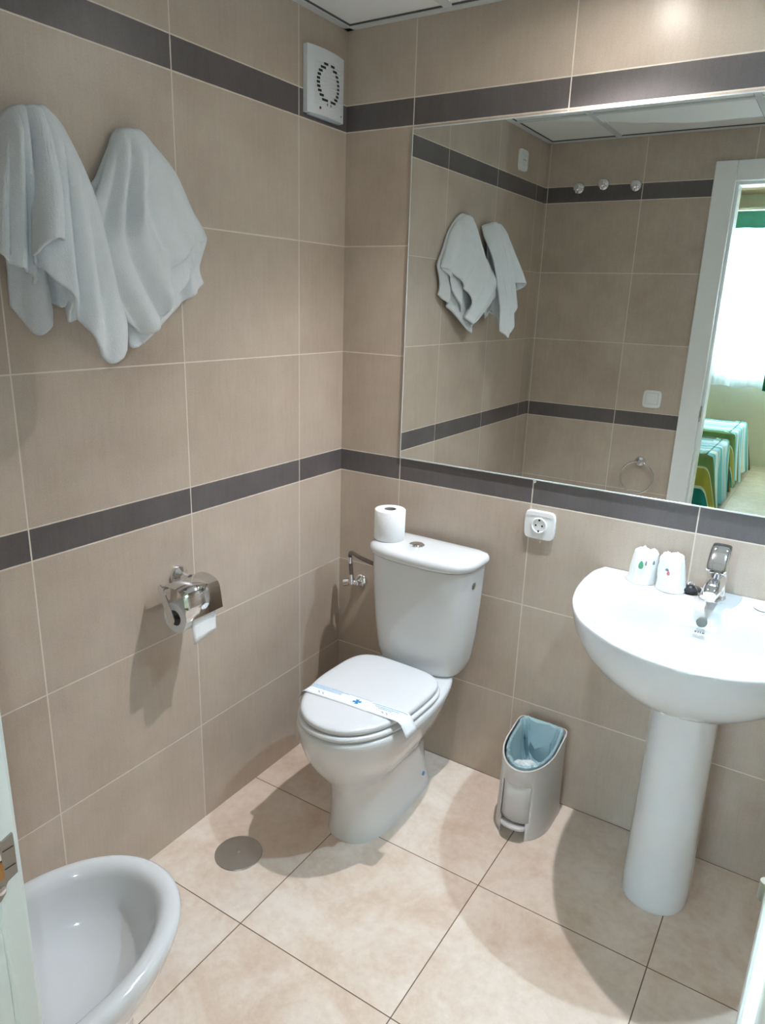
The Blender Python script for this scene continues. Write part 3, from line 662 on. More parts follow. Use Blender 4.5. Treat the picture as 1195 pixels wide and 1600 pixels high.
# ================================================================== WALL FITTINGS
def pillow_plate(bm, w, h, t, dome, n=48, bow=.0):
    """rounded plate in XZ, front towards -Y"""
    rings = []
    for k, y in ((1.0, 0), (1.0, -t * .6), (.985, -t * .85), (.95, -t), (.6, -t - dome * .8), (.2, -t - dome)):
        r = []
        for x, z, _ in sring(w / 2 * k, h / 2 * k, 0, 7, n):
            bx = 1 + bow * (1 - (2 * z / h) ** 2); r.append((x * bx, y, z))
        rings.append(r)
    loft(bm, rings, True, True)
so = thing('power_socket', 'square white power socket with bowed sides under the mirror', 'power socket', (0.7075, 0, 0.884))
bm = bmesh.new(); pillow_plate(bm, .086, .084, .010, .001, bow=.07); pl_ = finish('cover_plate', bm, M_WHITE, so, angle=30)
bm = bmesh.new(); lathe(bm, [(.0235, -.0105), (.0235, -.0135), (.0205, -.0145), (.0195, -.0135), (.0185, -.0118), (.0, -.0116)], (0, 0, 0), 'Y', 40, cap0=False, cap1=False); sw = finish('socket_well', bm, M_WHITE, so)
bm = bmesh.new()
for dx in (-.0095, .0095): lathe(bm, [(.0028, -.0118), (.0028, -.0124), (0, -.0124)], (dx, 0, 0), 'Y', 16, cap1=False)
for dz in (-.0165, .0165): box(bm, -.0025, .0025, -.0135, -.0118, dz - .003, dz + .003, .0005)
finish('pin_holes', bm, M_DARK, sw)
bm = bmesh.new(); box(bm, -.039, .039, -.0122, -.0112, .0295, .0302); finish('plate_seam', bm, M_GREYP, pl_, smooth=False)

sk = thing('wall_socket', 'white socket high on the left wall near the doorway, seen in the mirror', 'power socket', (0, -1.355, 2.103), rz=PI / 2)
bm = bmesh.new(); pillow_plate(bm, .084, .086, .012, .001, bow=.06); p2 = finish('cover_plate', bm, M_WHITE, sk, angle=30)
bm = bmesh.new(); lathe(bm, [(.0225, -.0125), (.0225, -.0155), (.0195, -.016), (.0185, -.0135), (0, -.013)], (0, 0, 0), 'Y', 32, cap0=False, cap1=False); sw2 = finish('socket_well', bm, M_WHITE, sk)
bm = bmesh.new()
for dx in (-.0095, .0095): lathe(bm, [(.003, -.0132), (.003, -.0138), (0, -.0138)], (dx, 0, 0), 'Y', 12, cap1=False)
finish('pin_holes', bm, M_DARK, sw2)

ls = thing('light_switch', 'white rocker light switch on the tiled wall beside the door frame, seen in the mirror', 'light switch', (0.624, -DEPTH, 1.079), rz=PI)
bm = bmesh.new(); pillow_plate(bm, .080, .082, .009, .0008, bow=.07); finish('cover_plate', bm, M_WHITE, ls, angle=30)
bm = bmesh.new(); box(bm, -.027, .027, -.0125, -.009, -.022, .028, .0012); finish('rocker', bm, M_WHITE, ls)
bm = bmesh.new(); box(bm, -.0295, .0295, -.0103, -.0095, -.0245, .0305, .0003); finish('rocker_gap', bm, M_GREYP, ls, smooth=False)

# extractor fan in the corner, on the left wall
fn = thing('extractor_fan', 'square white extractor fan with louvred face high in the wall corner', 'extractor fan', (0, -0.1215, 2.057), rz=PI / 2)
FW, FH, FD = .167, .163, .026
def fan_y(x): return -FD + .011 * (2 * x / FW) ** 2
bm = bmesh.new(); nx = 16
def frame_col(x, z, inset=0): return (x, fan_y(x) + inset, z)
fr_, bk_ = [], []
for i in range(nx + 1):
    x = -FW / 2 + FW * i / nx
    fr_.append((bm.verts.new(frame_col(x, FH / 2)), bm.verts.new(frame_col(x, -FH / 2)))); bk_.append((bm.verts.new((x, -.001, FH / 2)), bm.verts.new((x, -.001, -FH / 2))))
for i in range(nx):
    bm.faces.new((fr_[i][0], fr_[i + 1][0], fr_[i + 1][1], fr_[i][1])); bm.faces.new((bk_[i][0], bk_[i][1], bk_[i + 1][1], bk_[i + 1][0]))
    bm.faces.new((fr_[i][0], bk_[i][0], bk_[i + 1][0], fr_[i + 1][0])); bm.faces.new((fr_[i][1], fr_[i + 1][1], bk_[i + 1][1], bk_[i][1]))
bm.faces.new((fr_[0][0], fr_[0][1], bk_[0][1], bk_[0][0])); bm.faces.new((fr_[nx][0], bk_[nx][0], bk_[nx][1], fr_[nx][1]))
fbody = finish('fan_housing', bm, M_WHITE2, fn, angle=30)
bm = bmesh.new()      # fine louvre ribs
for k in range(12):
    z = .052 - k * .0098
    for s in (-1, 1):
        p = [(s * (.005 + .053 * q / 6), z) for q in range(7)]
        for (xa, za), (xb, zb) in zip(p[:-1], p[1:]):
            a = (bm.verts.new((xa, fan_y(xa) - .0005, za)), bm.verts.new((xb, fan_y(xb) - .0005, zb)), bm.verts.new((xb, fan_y(xb) - .0022, zb - .0012)), bm.verts.new((xa, fan_y(xa) - .0022, za - .0012)), bm.verts.new((xa, fan_y(xa) - .0005, za - .0035)), bm.verts.new((xb, fan_y(xb) - .0005, zb - .0035)))
            bm.faces.new((a[0], a[1], a[2], a[3])); bm.faces.new((a[3], a[2], a[5], a[4]))
finish('louvre_ribs', bm, M_WHITE2, fbody, angle=20)
bm = bmesh.new()      # ring of dark openings between the ribs
for k in range(11):
    z = .0475 - k * .0098; zc = z - .0010
    for s in (-1, 1):
        ro = .0525; ri = .040
        if abs(zc) >= ro: continue
        xo = math.sqrt(ro * ro - zc * zc); xi = math.sqrt(max(0, ri * ri - zc * zc)) if abs(zc) < ri else .006
        if xo - xi > .024: xi = max(xi, .006)
        v4 = []
        for x, zz in ((xi, zc + .0033), (xo - .001, zc + .0033), (xo, zc), (xo - .001, zc - .0033), (xi, zc - .0033)):
            v4.append(bm.verts.new((s * x, fan_y(x) - .0012, zz)))
        bm.faces.new(v4)
finish('air_slots', bm, M_DARK, fbody, smooth=False)
bm = bmesh.new(); box(bm, -.040, -.034, fan_y(.037) - .002, fan_y(.037) + .001, -.0675, -.0615, .0005); finish('red_indicator', bm, M_RED, fn)
bm = bmesh.new(); lathe(bm, [(.0022, fan_y(.066) - .0012), (.0022, fan_y(.066) + .001)], (.066, 0, -.066), 'Y', 12); finish('cover_screw', bm, M_GREYPR, fn)
bm = bmesh.new(); box(bm, -.072, .072, -.015, -.003, -FH / 2 - .005, -FH / 2 + .002, .002); finish('lower_lip', bm, mat('clear_plastic_lip', (.45, .52, .55, 1), rough=.25), fn)

# toilet paper holder on the left wall
ph = thing('paper_roll_holder', 'polished chrome toilet paper holder with hinged cover on the left wall', 'toilet roll holder', (0, -0.724, 0.775), rz=PI / 2)
# local frame: x' = +y world, -y' = +x world (out of the wall)
bm = bmesh.new(); lathe(bm, [(.0265, 0), (.0265, -.006), (.024, -.012), (.015, -.018), (.0115, -.030), (.0115, -.045)], (0, 0, .014), 'Y', 32); finish('wall_rosette', bm, M_CHROME, ph)
bm = bmesh.new()      # flat side arm running down to the spindle, plus the top bar
tube(bm, [(-.088, -.040, .014), (.034, -.040, .014)], .0055, 12)
tube(bm, [(-.088, -.070, -.060), (.036, -.070, -.060)], .0060, 12)
armp = [(-.030, .020), (-.036, .024), (-.046, .018), (-.060, -.010), (-.074, -.045), (-.080, -.062), (-.076, -.071), (-.068, -.073), (-.060, -.068), (-.052, -.045), (-.036, -.010), (-.028, .010)]
a = [bm.verts.new((-.0905, y, z)) for y, z in armp]; b = [bm.verts.new((-.0875, y, z)) for y, z in armp]
bm.faces.new(a); bm.faces.new(b[::-1])
for i in range(len(armp)): bm.faces.new((a[i], b[i], b[(i + 1) % len(armp)], a[(i + 1) % len(armp)]))
finish('spindle_arm', bm, M_CHROME, ph, angle=30)
bm = bmesh.new()      # cover plate: rolled top, flat apron hanging in front of the roll
prof = spline([(-.036, .006, 0), (-.037, .014, 0), (-.044, .021, 0), (-.060, .024, 0), (-.085, .023, 0), (-.104, .015, 0), (-.112, .004, 0)], 5) + [Vector((-.1135, 0, 0)), Vector((-.117, -.020, 0)), Vector((-.1215, -.056, 0))]
A = [bm.verts.new((-.0865, p.x, p.y)) for p in prof]; B = [bm.verts.new((.036, p.x, p.y)) for p in prof]
for i in range(len(prof) - 1): bm.faces.new((A[i], A[i + 1], B[i + 1], B[i]))
finish('cover_plate', bm, M_CHROME, ph, angle=50, mods=[('SOLIDIFY', dict(thickness=0.0015, offset=0))])
rl = thing('toilet_roll', 'part-used toilet paper roll hanging in the chrome wall holder', 'toilet paper', (0.070, -0.752, 0.715), rz=PI / 2)
bm = bmesh.new(); lathe(bm, [(.0205, -.050), (.0385, -.050), (.0395, -.048), (.0395, .054), (.0385, .056), (.0205, .056), (.0205, 0), (.0205, -.050)], (0, 0, 0), 'X', 48, cap0=False, cap1=False); finish('paper_roll', bm, M_PAPER, rl, angle=50)
bm = bmesh.new(); lathe(bm, [(.0204, -.049), (.0204, .055), (.0192, .055), (.0192, -.049)], (0, 0, 0), 'X', 32, cap0=False, cap1=False); finish('cardboard_core', bm, M_CARD, rl)
bm = bmesh.new(); gr = []
for i in range(9):
    z = .0 - .058 * i / 8
    gr.append([bm.verts.new((x, -.0398 - .0003 * i - .003 * math.sin(x * 60 + i * .3) * (i / 8), z + (-.012 * (.05 - x) / .09 if i == 8 else 0))) for x in [-.030 + .080 * k / 8 for k in range(9)]])
for a, b in zip(gr[:-1], gr[1:]):
    for k in range(8): bm.faces.new((a[k], a[k + 1], b[k + 1], b[k]))
finish('loose_sheet', bm, M_PAPER, rl, mods=[('SOLIDIFY', dict(thickness=0.0006))])

# three robe hooks and a towel ring on the door wall (seen in the mirror)
def robe_hook(x, z, label):
    t = thing('robe_hook', label, 'hook', (x, -DEPTH, z), rz=PI, group='chrome robe hooks on the door wall')
    bm = bmesh.new(); lathe(bm, [(.026, 0), (.026, -.006), (.022, -.012), (.012, -.016)], (0, 0, 0), 'Y', 32); finish('wall_rosette', bm, M_CHROME, t)
    bm = bmesh.new(); lathe(bm, [(.008, -.014), (.008, -.030), (.013, -.036), (.0165, -.041), (.0165, -.046), (.012, -.050)], (0, 0, 0), 'Y', 28); finish('hook_knob', bm, M_CHROME, t)
    bm = bmesh.new(); tube(bm, spline([(0, -.024, -.006), (0, -.032, -.020), (0, -.044, -.022), (0, -.050, -.010)], 6), .0045, 12); finish('hook_prong', bm, M_CHROME, t)
robe_hook(.167, 2.022, 'chrome robe hook on the grey border, closest to the room corner of the three')
robe_hook(.281, 2.033, 'chrome robe hook between the other two, set slightly higher on the grey border')
robe_hook(.428, 2.021, 'chrome robe hook nearest the door frame, beside a vertical tile joint')
rg = thing('towel_ring', 'round chrome towel ring on the wall between door frame and bidet, seen in the mirror', 'towel ring', (.608, -DEPTH, .775), rz=PI)
bm = bmesh.new(); lathe(bm, [(.025, 0), (.025, -.007), (.021, -.014), (.011, -.019), (.010, -.034), (.006, -.038)], (0, 0, 0), 'Y', 32); finish('wall_rosette', bm, M_CHROME, rg)
bm = bmesh.new(); tube(bm, [(.077 * math.sin(a), -.032 - .012 * (1 - math.cos(a)) * .5, -.074 + .077 * math.cos(a)) for a in [2 * PI * k / 64 for k in range(65)]], .0042, 12, caps=False); finish('ring', bm, M_CHROME, rg)

# floor drain cover
dc = thing('floor_drain_cover', 'round brushed steel drain cover set in the floor left of the toilet', 'drain cover', (0.184, -0.721, 0))
bm = bmesh.new(); lathe(bm, [(.0655, 0), (.0655, .0018), (.064, .0035), (.0, .0045)], (0, 0, 0), 'Z', 64, cap1=False); cv = finish('steel_disc', bm, M_STEEL, dc)
bm = bmesh.new(); lathe(bm, [(.0045, .0038), (.0045, .0056), (.0028, .0056), (.0024, .0046)], (0, 0, 0), 'Z', 20); finish('centre_screw', bm, M_CHROME, cv)

# ================================================================== BIDET
bd = thing('bidet', 'white floor-standing bidet at the lower left, its back to the door wall', 'bidet', (0.378, -DEPTH, 0))
def bring(hw, front, z, yc=.27, back=.012, nf=2.1, nb=3.0, n=72, cx=0):
    return [(x + cx, -y, zz) for x, y, zz in egg(hw, -front, -yc, -back, z, nf=nf, nb=nb, n=n)]
bm = bmesh.new(); rings = []
for z, hw, fr in ((0, .108, .43), (.012, .105, .430), (.05, .096, .425), (.12, .090, .424), (.17, .096, .432), (.21, .112, .450), (.25, .134, .474), (.29, .156, .497), (.33, .174, .516), (.36, .184, .527), (.376, .187, .531), (.385, .184, .528), (.3895, .178, .521), (.3905, .170, .512), (.389, .160, .500), (.384, .152, .490), (.370, .145, .482), (.345, .138, .474), (.315, .126, .460), (.290, .105, .435), (.275, .075, .395), (.268, .04, .345)):
    inner = z < .3905 and fr < .515 and hw in (.160, .152, .145, .138, .126, .105, .075, .04) and rings and len(rings) > 13
    rings.append(bring(hw, fr, z, back=.012 if not inner else .10 + (.16 - hw) * .6))
loft(bm, rings); finish('bidet_bowl', bm, M_PORC, bd, angle=60)
bm = bmesh.new(); lathe(bm, [(.022, 0), (.022, .003), (.018, .004), (0, .003)], (0, .17, .290), 'Z', 28, cap1=False); finish('drain_ring', bm, M_CHROME, bd)
bm = bmesh.new(); lathe(bm, [(.024, 0), (.024, .006), (.020, .03), (.019, .06), (.012, .066)], (0, .06, .390), 'Z', 28); tube(bm, spline([(0, .065, .42), (0, .10, .435), (0, .145, .420)], 6), .010, 16); finish('bidet_tap', bm, M_CHROME, bd)

# ================================================================== TOWELS
TOWELS = {
 'L_back': {
  'top': [(0.012,-1.065,1.775), (0.020,-1.038,1.794), (0.012,-1.002,1.787)],
  'left': [(0.012,-1.065,1.775), (0.012,-1.094,1.653), (0.020,-1.109,1.457)],
  'right': [(0.012,-1.002,1.787), (0.030,-0.998,1.633), (0.040,-0.968,1.454)],
  'hem': [(0.020,-1.109,1.457), (0.035,-1.097,1.427), (0.050,-1.089,1.406), (0.045,-1.064,1.424), (0.030,-1.027,1.464), (0.050,-1.026,1.457), (0.035,-1.005,1.470), (0.040,-0.999,1.428), (0.040,-0.968,1.454)],
 },
 'L_left': {
  'top': [(0.004,-1.107,1.742), (0.012,-1.094,1.769), (0.025,-1.081,1.793), (0.040,-1.066,1.803), (0.045,-1.054,1.805)],
  'left': [(0.004,-1.107,1.742), (0.010,-1.139,1.648), (0.020,-1.164,1.546)],
  'right': [(0.045,-1.054,1.805), (0.075,-1.075,1.725), (0.085,-1.085,1.622), (0.085,-1.098,1.498)],
  'hem': [(0.020,-1.164,1.546), (0.050,-1.155,1.549), (0.070,-1.149,1.536), (0.075,-1.133,1.528), (0.070,-1.118,1.524), (0.075,-1.102,1.513), (0.085,-1.098,1.498)],
 },
 'L_right': {
  'top': [(0.040,-1.052,1.806), (0.045,-1.038,1.809), (0.040,-1.017,1.813), (0.025,-0.987,1.804), (0.010,-0.961,1.794)],
  'left': [(0.040,-1.052,1.806), (0.060,-1.065,1.728), (0.090,-1.090,1.621), (0.110,-1.107,1.537)],
  'right': [(0.010,-0.961,1.794), (0.030,-0.951,1.749), (0.070,-0.948,1.679), (0.100,-0.947,1.585), (0.125,-0.944,1.473), (0.130,-0.936,1.429), (0.132,-0.942,1.381)],
  'hem': [(0.110,-1.107,1.537), (0.125,-1.090,1.508), (0.130,-1.067,1.487), (0.125,-1.056,1.456), (0.130,-1.037,1.417), (0.135,-1.017,1.381), (0.140,-0.995,1.355), (0.137,-0.967,1.365), (0.132,-0.942,1.381)],
 },
 'L_fold': {
  'top': [(0.047,-1.057,1.804), (0.052,-1.045,1.807), (0.052,-1.028,1.805)],
  'left': [(0.047,-1.057,1.804), (0.066,-1.069,1.727), (0.092,-1.090,1.636), (0.118,-1.115,1.547)],
  'right': [(0.052,-1.028,1.805), (0.085,-1.035,1.731), (0.108,-1.043,1.656), (0.118,-1.055,1.575)],
  'hem': [(0.118,-1.115,1.547), (0.142,-1.117,1.563), (0.150,-1.099,1.577), (0.138,-1.075,1.578), (0.118,-1.055,1.575)],
 },
 'R_mid': {
  'top': [(0.012,-0.768,1.749), (0.014,-0.717,1.747), (0.012,-0.662,1.699)],
  'left': [(0.012,-0.768,1.749), (0.030,-0.768,1.602), (0.040,-0.760,1.455)],
  'right': [(0.012,-0.662,1.699), (0.018,-0.626,1.651), (0.024,-0.610,1.610)],
  'hem': [(0.040,-0.760,1.455), (0.046,-0.736,1.482), (0.040,-0.692,1.514), (0.036,-0.664,1.553), (0.032,-0.639,1.591), (0.024,-0.610,1.610)],
 },
 'R_back': {
  'top': [(0.004,-0.851,1.773), (0.012,-0.837,1.808), (0.020,-0.806,1.817), (0.012,-0.769,1.819), (0.004,-0.741,1.801)],
  'left': [(0.004,-0.851,1.773), (0.008,-0.889,1.713), (0.020,-0.915,1.682), (0.030,-0.905,1.591), (0.035,-0.872,1.474), (0.040,-0.862,1.379)],
  'right': [(0.004,-0.741,1.801), (0.006,-0.675,1.748), (0.008,-0.630,1.677), (0.010,-0.600,1.635), (0.012,-0.593,1.617), (0.012,-0.620,1.555), (0.012,-0.609,1.517)],
  'hem': [(0.040,-0.862,1.379), (0.044,-0.850,1.373), (0.035,-0.808,1.392), (0.020,-0.729,1.444), (0.012,-0.676,1.476), (0.020,-0.652,1.491), (0.012,-0.609,1.517)],
 },
 'R_front': {
  'top': [(0.008,-0.840,1.797), (0.020,-0.831,1.811), (0.028,-0.813,1.815), (0.020,-0.785,1.816), (0.008,-0.747,1.802)],
  'left': [(0.008,-0.840,1.797), (0.030,-0.894,1.711), (0.060,-0.957,1.631), (0.100,-1.007,1.578), (0.080,-0.952,1.497), (0.060,-0.883,1.435)],
  'right': [(0.008,-0.747,1.802), (0.012,-0.680,1.747), (0.016,-0.638,1.676), (0.020,-0.610,1.637), (0.020,-0.601,1.616)],
  'hem': [(0.060,-0.883,1.435), (0.050,-0.827,1.403), (0.045,-0.772,1.439), (0.055,-0.765,1.471), (0.050,-0.764,1.522), (0.040,-0.711,1.566), (0.030,-0.663,1.598), (0.030,-0.632,1.611), (0.020,-0.601,1.616)],
 },
}

def coons(d, ns, nt, bulge, folds, seed, amp=.7):
    def rs(l, n): return resample(spline(l, 6) if len(l) > 2 else l, n)
    def rl_(l, n): return resample(l, n)
    T, Lf, Rt = rs(d['top'], ns), rs(d['left'], nt), rs(d['right'], nt)
    Hm = rs(d['hem'], ns) if not d.get('sharp') else rl_(d['hem'], ns)
    g = []
    for j in range(nt):
        t = j / (nt - 1); row = []
        for i in range(ns):
            s = i / (ns - 1)
            p = (1 - t) * T[i] + t * Hm[i] + (1 - s) * Lf[j] + s * Rt[j] - ((1 - s) * (1 - t) * T[0] + s * (1 - t) * T[-1] + (1 - s) * t * Hm[0] + s * t * Hm[-1])
            dome = math.sin(PI * s) ** .6 * min(1, t * 6) ** .5 if 0 < s < 1 else 0
            x = p.x + bulge * dome * (1 - .3 * t)
            for c, w, a, t0 in folds:
                x += amp * a * math.exp(-((s - c) / w) ** 2) * min(1, max(0, (t - t0) * 3)) * (1 if 0 < s < 1 else 0)
            x += .0022 * noise.noise(Vector((s * 7 + seed, t * 2.5, 0))) + .0012 * noise.noise(Vector((s * 22 + seed, t * 6, 3)))
            row.append(Vector((max(.003, x), p.y, p.z)))
        g.append(row)
    return g
def towel(name, layers, label):
    bm = bmesh.new()
    for d, bulge, folds, seed in layers:
        g = coons(d, 56, 60, bulge, folds, seed)
        vv = [[bm.verts.new(p) for p in r] for r in g]
        for a, b in zip(vv[:-1], vv[1:]):
            for k in range(len(a) - 1): bm.faces.new((a[k], a[k + 1], b[k + 1], b[k]))
    me = bpy.data.meshes.new(name); bm.to_mesh(me); bm.free(); me.materials.append(M_TERRY)
    for p in me.polygons: p.use_smooth = True
    o = bpy.data.objects.new(name, me); link(o)
    md = o.modifiers.new('th', 'SOLIDIFY'); md.thickness = .006; md.offset = 0
    return tag(o, label, 'towel', 'white hand towels hung on the left wall')
TW_ = TOWELS
towel('hand_towel', [(TW_['L_back'], .015, [(.30, .10, .03, 0), (.52, .05, -.03, .1), (.72, .05, .02, .1), (.86, .03, -.015, .2)], 1),
      (TW_['L_left'], .034, [(.28, .09, .014, .1), (.50, .05, -.014, .1), (.66, .06, .014, 0), (.80, .03, -.014, .05), (.90, .04, .010, .1)], 2),
      (TW_['L_right'], .026, [(.02, .03, -.02, 0), (.30, .06, .012, .05), (.44, .04, -.016, .15), (.58, .07, .012, .2), (.74, .05, -.008, .3), (.88, .06, .008, .3)], 3),
      (TW_['L_fold'], .016, [(.5, .25, .008, .5)], 4)],
      'white hand towel at the far left, hung by its middle with several hanging points')
towel('hand_towel', [(TW_['R_back'], .012, [(.70, .05, -.008, .5), (.80, .05, .010, .5), (.9, .04, -.006, .5)], 5),
      (TW_['R_mid'], .010, [(.55, .08, -.010, .4), (.8, .06, .008, .4)], 7),
      (TW_['R_front'], .026, [(.13, .035, -.012, .02), (.22, .04, .014, .02), (.31, .035, -.020, .02), (.45, .07, .016, .02), (.60, .035, -.018, .12), (.72, .07, .012, .15), (.86, .04, -.006, .3)], 6)],
      'white hand towel nearer the room corner, fanning out to a point at the right')

# ceiling downlights
def downlight(x, y, label, lens):
    t = thing('ceiling_downlight', label, 'downlight', (x, y, CEIL - .002))
    bm = bmesh.new(); lathe(bm, [(.030, .004), (.030, -.001), (.042, -.004), (.043, -.001), (.043, .003)], (0, 0, 0), 'Z', 40, cap0=False, cap1=False); finish('trim_ring', bm, M_CHROME, t)
    bm = bmesh.new(); lathe(bm, [(.029, .003), (.020, .0025), (0, .002)], (0, 0, 0), 'Z', 32, cap0=False, cap1=False); finish('frosted_lens', bm, lens, t)
downlight(LB[0], LB[1], 'recessed warm ceiling downlight above the wall mirror', M_LENSB)
downlight(LA[0], LA[1], 'recessed cool ceiling downlight above the washbasin', M_LENSA)

# ================================================================== BEDROOM BEYOND THE DOOR
BX0, BX1, BY, BZ = -2.2, 2.6, -6.10, 2.66
slab('floor', BX0, BX1, BY - .1, OPY + 0.02, -.10, -0.001, M_BEDFLOOR)
slab('ceiling', BX0, BX1, BY - .1, OPY, BZ, BZ + .1, M_BEDWALL)
slab('wall_bedroom_left', BX0 - .1, BX0, BY - .1, OPY, 0, BZ, M_BEDWALL)
slab('wall_bedroom_right', BX1, BX1 + .1, BY - .1, OPY, 0, BZ, M_BEDWALL)
bm = bmesh.new(); yy = (-DEPTH - .01, OPY)
box(bm, BX0, .822, yy[1], yy[0], 0, BZ); box(bm, DX1 + .016, BX1, yy[1], yy[0], 0, BZ); box(bm, .822, DX1 + .016, yy[1], yy[0], 2.038, BZ)
tag(finish('wall_bedroom_inner', bm, M_BEDWALL, smooth=False), kind='structure')
WX0, WX1, WZ0, WZ1 = .25, 1.55, .95, 2.32
bm = bmesh.new()
box(bm, BX0, WX0, BY - .1, BY, 0, BZ); box(bm, WX1, BX1, BY - .1, BY, 0, BZ); box(bm, WX0, WX1, BY - .1, BY, 0, WZ0); box(bm, WX0, WX1, BY - .1, BY, WZ1, BZ)
tag(finish('wall_bedroom_window', bm, M_BEDWALL, smooth=False), kind='structure')
bm = bmesh.new()
for a in ((WX0, WX0 + .05, WZ0, WZ1), (WX1 - .05, WX1, WZ0, WZ1), (WX0, WX1, WZ0, WZ0 + .05), (WX0, WX1, WZ1 - .05, WZ1), ((WX0 + WX1) / 2 - .03, (WX0 + WX1) / 2 + .03, WZ0, WZ1)): box(bm, a[0], a[1], BY - .08, BY - .04, a[2], a[3], .004)
wf = tag(finish('window_1', bm, M_DOOR, smooth=False), kind='structure')
gm = mat('window_glass', (1, 1, 1, 1), rough=0, trans=1, ior=1.01)
bm = bmesh.new(); box(bm, WX0 + .04, WX1 - .04, BY - .062, BY - .058, WZ0 + .04, WZ1 - .04); finish('window_glass', bm, gm, wf, smooth=False)
def curtain(name, x0, x1, y, z0, z1, amp, freq, m, label, cat, thick=0.0, hemamp=.01, parent=None, ph=0.0):
    bm = bmesh.new(); n = int((x1 - x0) * 130); nz = 14; rows = []
    uvl = bm.loops.layers.uv.new('UVMap')
    for j in range(nz + 1):
        f = j / nz; row = []
        for i in range(n + 1):
            s = i / n; x = x0 + (x1 - x0) * s
            w = math.sin(x * freq + ph + .8 * math.sin(x * 9)) * amp * (.35 + .65 * f) + .4 * amp * math.sin(x * freq * 2.3 + 1)
            row.append(bm.verts.new((x, y + w, z1 - (z1 - z0) * f + (hemamp * math.sin(x * 22) if j == nz else 0))))
        rows.append(row)
    for a, b in zip(rows[:-1], rows[1:]):
        for k in range(n):
            f = bm.faces.new((a[k], a[k + 1], b[k + 1], b[k]))
            for lp in f.loops: lp[uvl].uv = (lp.vert.co.x, lp.vert.co.z)
    me = bpy.data.meshes.new(name); bm.to_mesh(me); bm.free(); me.materials.append(m)
    for p in me.polygons: p.use_smooth = True
    o = bpy.data.objects.new(name, me); link(o, parent)
    if thick: md = o.modifiers.new('th', 'SOLIDIFY'); md.thickness = thick
    if label: tag(o, label, cat)
    return o
curtain('sheer_curtain', .235, 1.45, BY + .07, .775, 2.26, .018, 62, M_SHEER, 'white translucent sheer curtain over the bright bedroom window', 'curtain', .001)
curtain('side_curtain', .735, 1.00, BY + .13, .765, 2.26, .020, 48, M_SIDEC, 'green and yellow striped side curtain right of the sheer curtain', 'curtain', .002)
vl = curtain('pelmet_valance', .215, 1.60, BY + .19, 2.235, 2.385, .006, 30, M_TEALC, 'plain green valance along the top of the bedroom window', 'valance', .003, .003)
bm = bmesh.new(); box(bm, .16, 1.65, BY, BY + .20, 2.39, 2.41, .003); tag(finish('trim_2', bm, M_BEDWALL, smooth=False), kind='structure')
bm = bmesh.new(); box(bm, BX0, BX1, BY, BY + .30, 2.55, BZ); tag(finish('trim_3', bm, mat('beige_beam_paint', srgb(214, 190, 158), rough=.8), smooth=False), kind='structure')

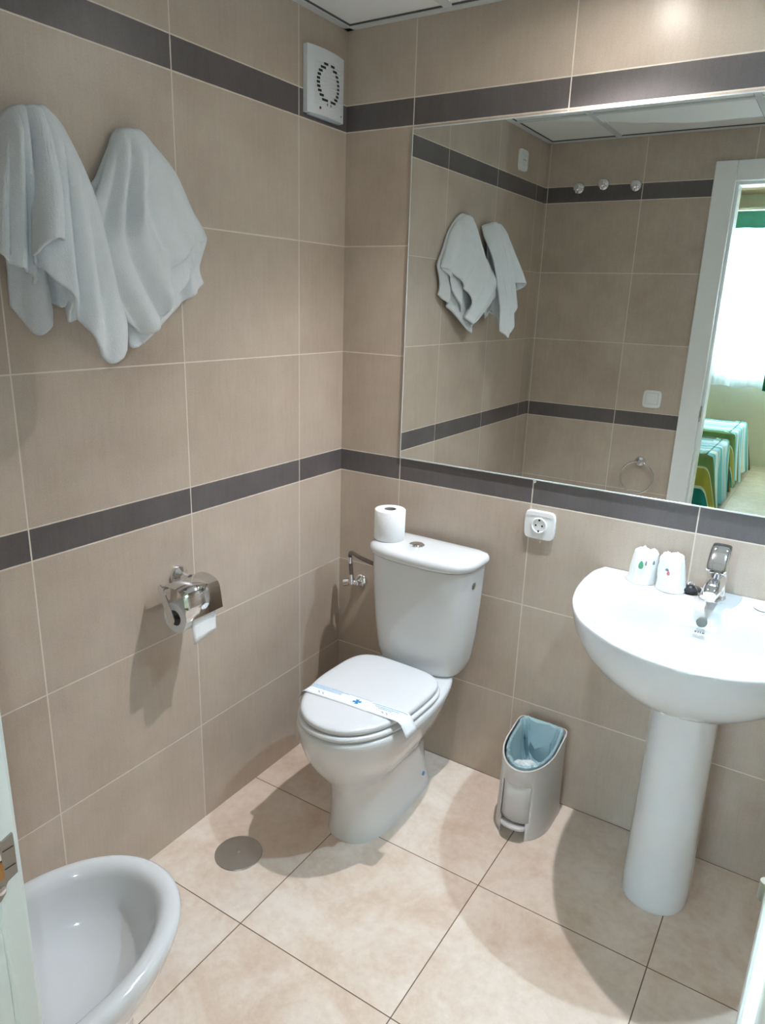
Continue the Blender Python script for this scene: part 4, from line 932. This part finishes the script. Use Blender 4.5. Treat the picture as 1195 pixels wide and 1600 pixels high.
def bed(x1, y0, y1, label, seed):
    """single bed with head towards -x, foot end at x1, striped spread draped over top, foot and both sides"""
    xh = -1.28; zt = .50; t = thing('single_bed', label, 'bed', ((xh + x1) / 2, (y0 + y1) / 2, 0), group='single beds in the bedroom')
    ox_, oy_ = -(xh + x1) / 2, -(y0 + y1) / 2
    bm = bmesh.new(); uvl = bm.loops.layers.uv.new('UVMap'); hw, hl = (y1 - y0) / 2, (x1 - xh) / 2
    rings = []; U = []; n = 160; cr = .05
    base = []
    per = [('f', -hw)]
    # walk: near side (head->foot), foot, far side
    path = []
    for k in range(61): path.append((-hl + (2 * hl - cr) * k / 60, -hw, 0, -1))
    for k in range(1, 8): a = -PI / 2 + PI / 2 * k / 8; path.append((hl - cr + cr * math.cos(a), -hw + cr + cr * math.sin(a), math.cos(a), math.sin(a)))
    for k in range(51): path.append((hl, -hw + cr + (2 * hw - 2 * cr) * k / 50, 1, 0))
    for k in range(1, 8): a = PI / 2 * k / 8; path.append((hl - cr + cr * math.cos(a), hw - cr + cr * math.sin(a), math.cos(a), math.sin(a)))
    for k in range(61): path.append((hl - cr - (2 * hl - cr) * k / 60, hw, 0, 1))
    levels = [(-.10, .0), (-.04, .0), (-.015, -.003), (-.004, -.012), (0, -.03), (.006, -.10), (.014, -.20), (.024, -.30), (.034, -.39), (.040, -.445)]
    rows = []
    for off, dz in levels:
        row = []
        for q, (x, y, nx_, ny_) in enumerate(path):
            w = 0 if dz > -.05 else (.018 * math.sin(q * .55 + seed) + .012 * math.sin(q * .23 + 2 * seed)) * (-dz / .4)
            corner = (abs(nx_) > .1 and abs(ny_) > .1)
            o_ = off + w + (.035 * (-dz / .4) if corner and dz < -.05 else 0)
            zz = zt + dz + (.02 * math.sin(q * .4 + seed) if dz < -.42 else 0)
            row.append((bm.verts.new((x + nx_ * o_, y + ny_ * o_, zz)), (.5 + (y + ny_ * (-dz)) / 1.8, x)))
        rows.append(row)
    def quad(vs_):
        f = bm.faces.new([v for v, _ in vs_])
        for lp, (_, uv) in zip(f.loops, vs_): lp[uvl].uv = uv
    for a, b in zip(rows[:-1], rows[1:]):
        for k in range(len(path) - 1): quad((a[k], a[k + 1], b[k + 1], b[k]))
    # top sheet
    inner = rows[0]; m_ = len(inner); 
    for k in range(m_ // 2):
        a, b, c, d = inner[k], inner[k + 1], inner[m_ - 2 - k], inner[m_ - 1 - k]
        if len({a[0], b[0], c[0], d[0]}) == 4: quad((a, b, c, d))
    bmesh.ops.recalc_face_normals(bm, faces=bm.faces)
    me = bpy.data.meshes.new('bedspread'); bm.to_mesh(me); bm.free(); me.materials.append(M_SPREAD)
    for p in me.polygons: p.use_smooth = True
    so_ = bpy.data.objects.new('bedspread', me); link(so_, t); md = so_.modifiers.new('th', 'SOLIDIFY'); md.thickness = .004; md.offset = -1
    bm = bmesh.new(); box(bm, -hl + .02, hl - .03, -hw + .03, hw - .03, .26, .49, .03, 3); finish('mattress', bm, M_PAPER, t)
    bm = bmesh.new(); box(bm, -hl + .02, hl - .05, -hw + .04, hw - .04, .14, .26, .005); finish('bed_base', bm, M_CARD, t)
    for sx in (-1, 1):
        for sy in (-1, 1):
            bm = bmesh.new(); lathe(bm, [(.022, 0), (.024, .14)], (sx * (hl - .12), sy * (hw - .10), 0), 'Z', 16); finish('leg', bm, M_CARD, t)
bed(.70, -4.46, -3.56, 'nearer single bed with striped spread, seen through the doorway in the mirror', .3)
bed(.70, -5.62, -4.74, 'farther single bed with a striped green spread, under the window, seen in the mirror', 1.7)
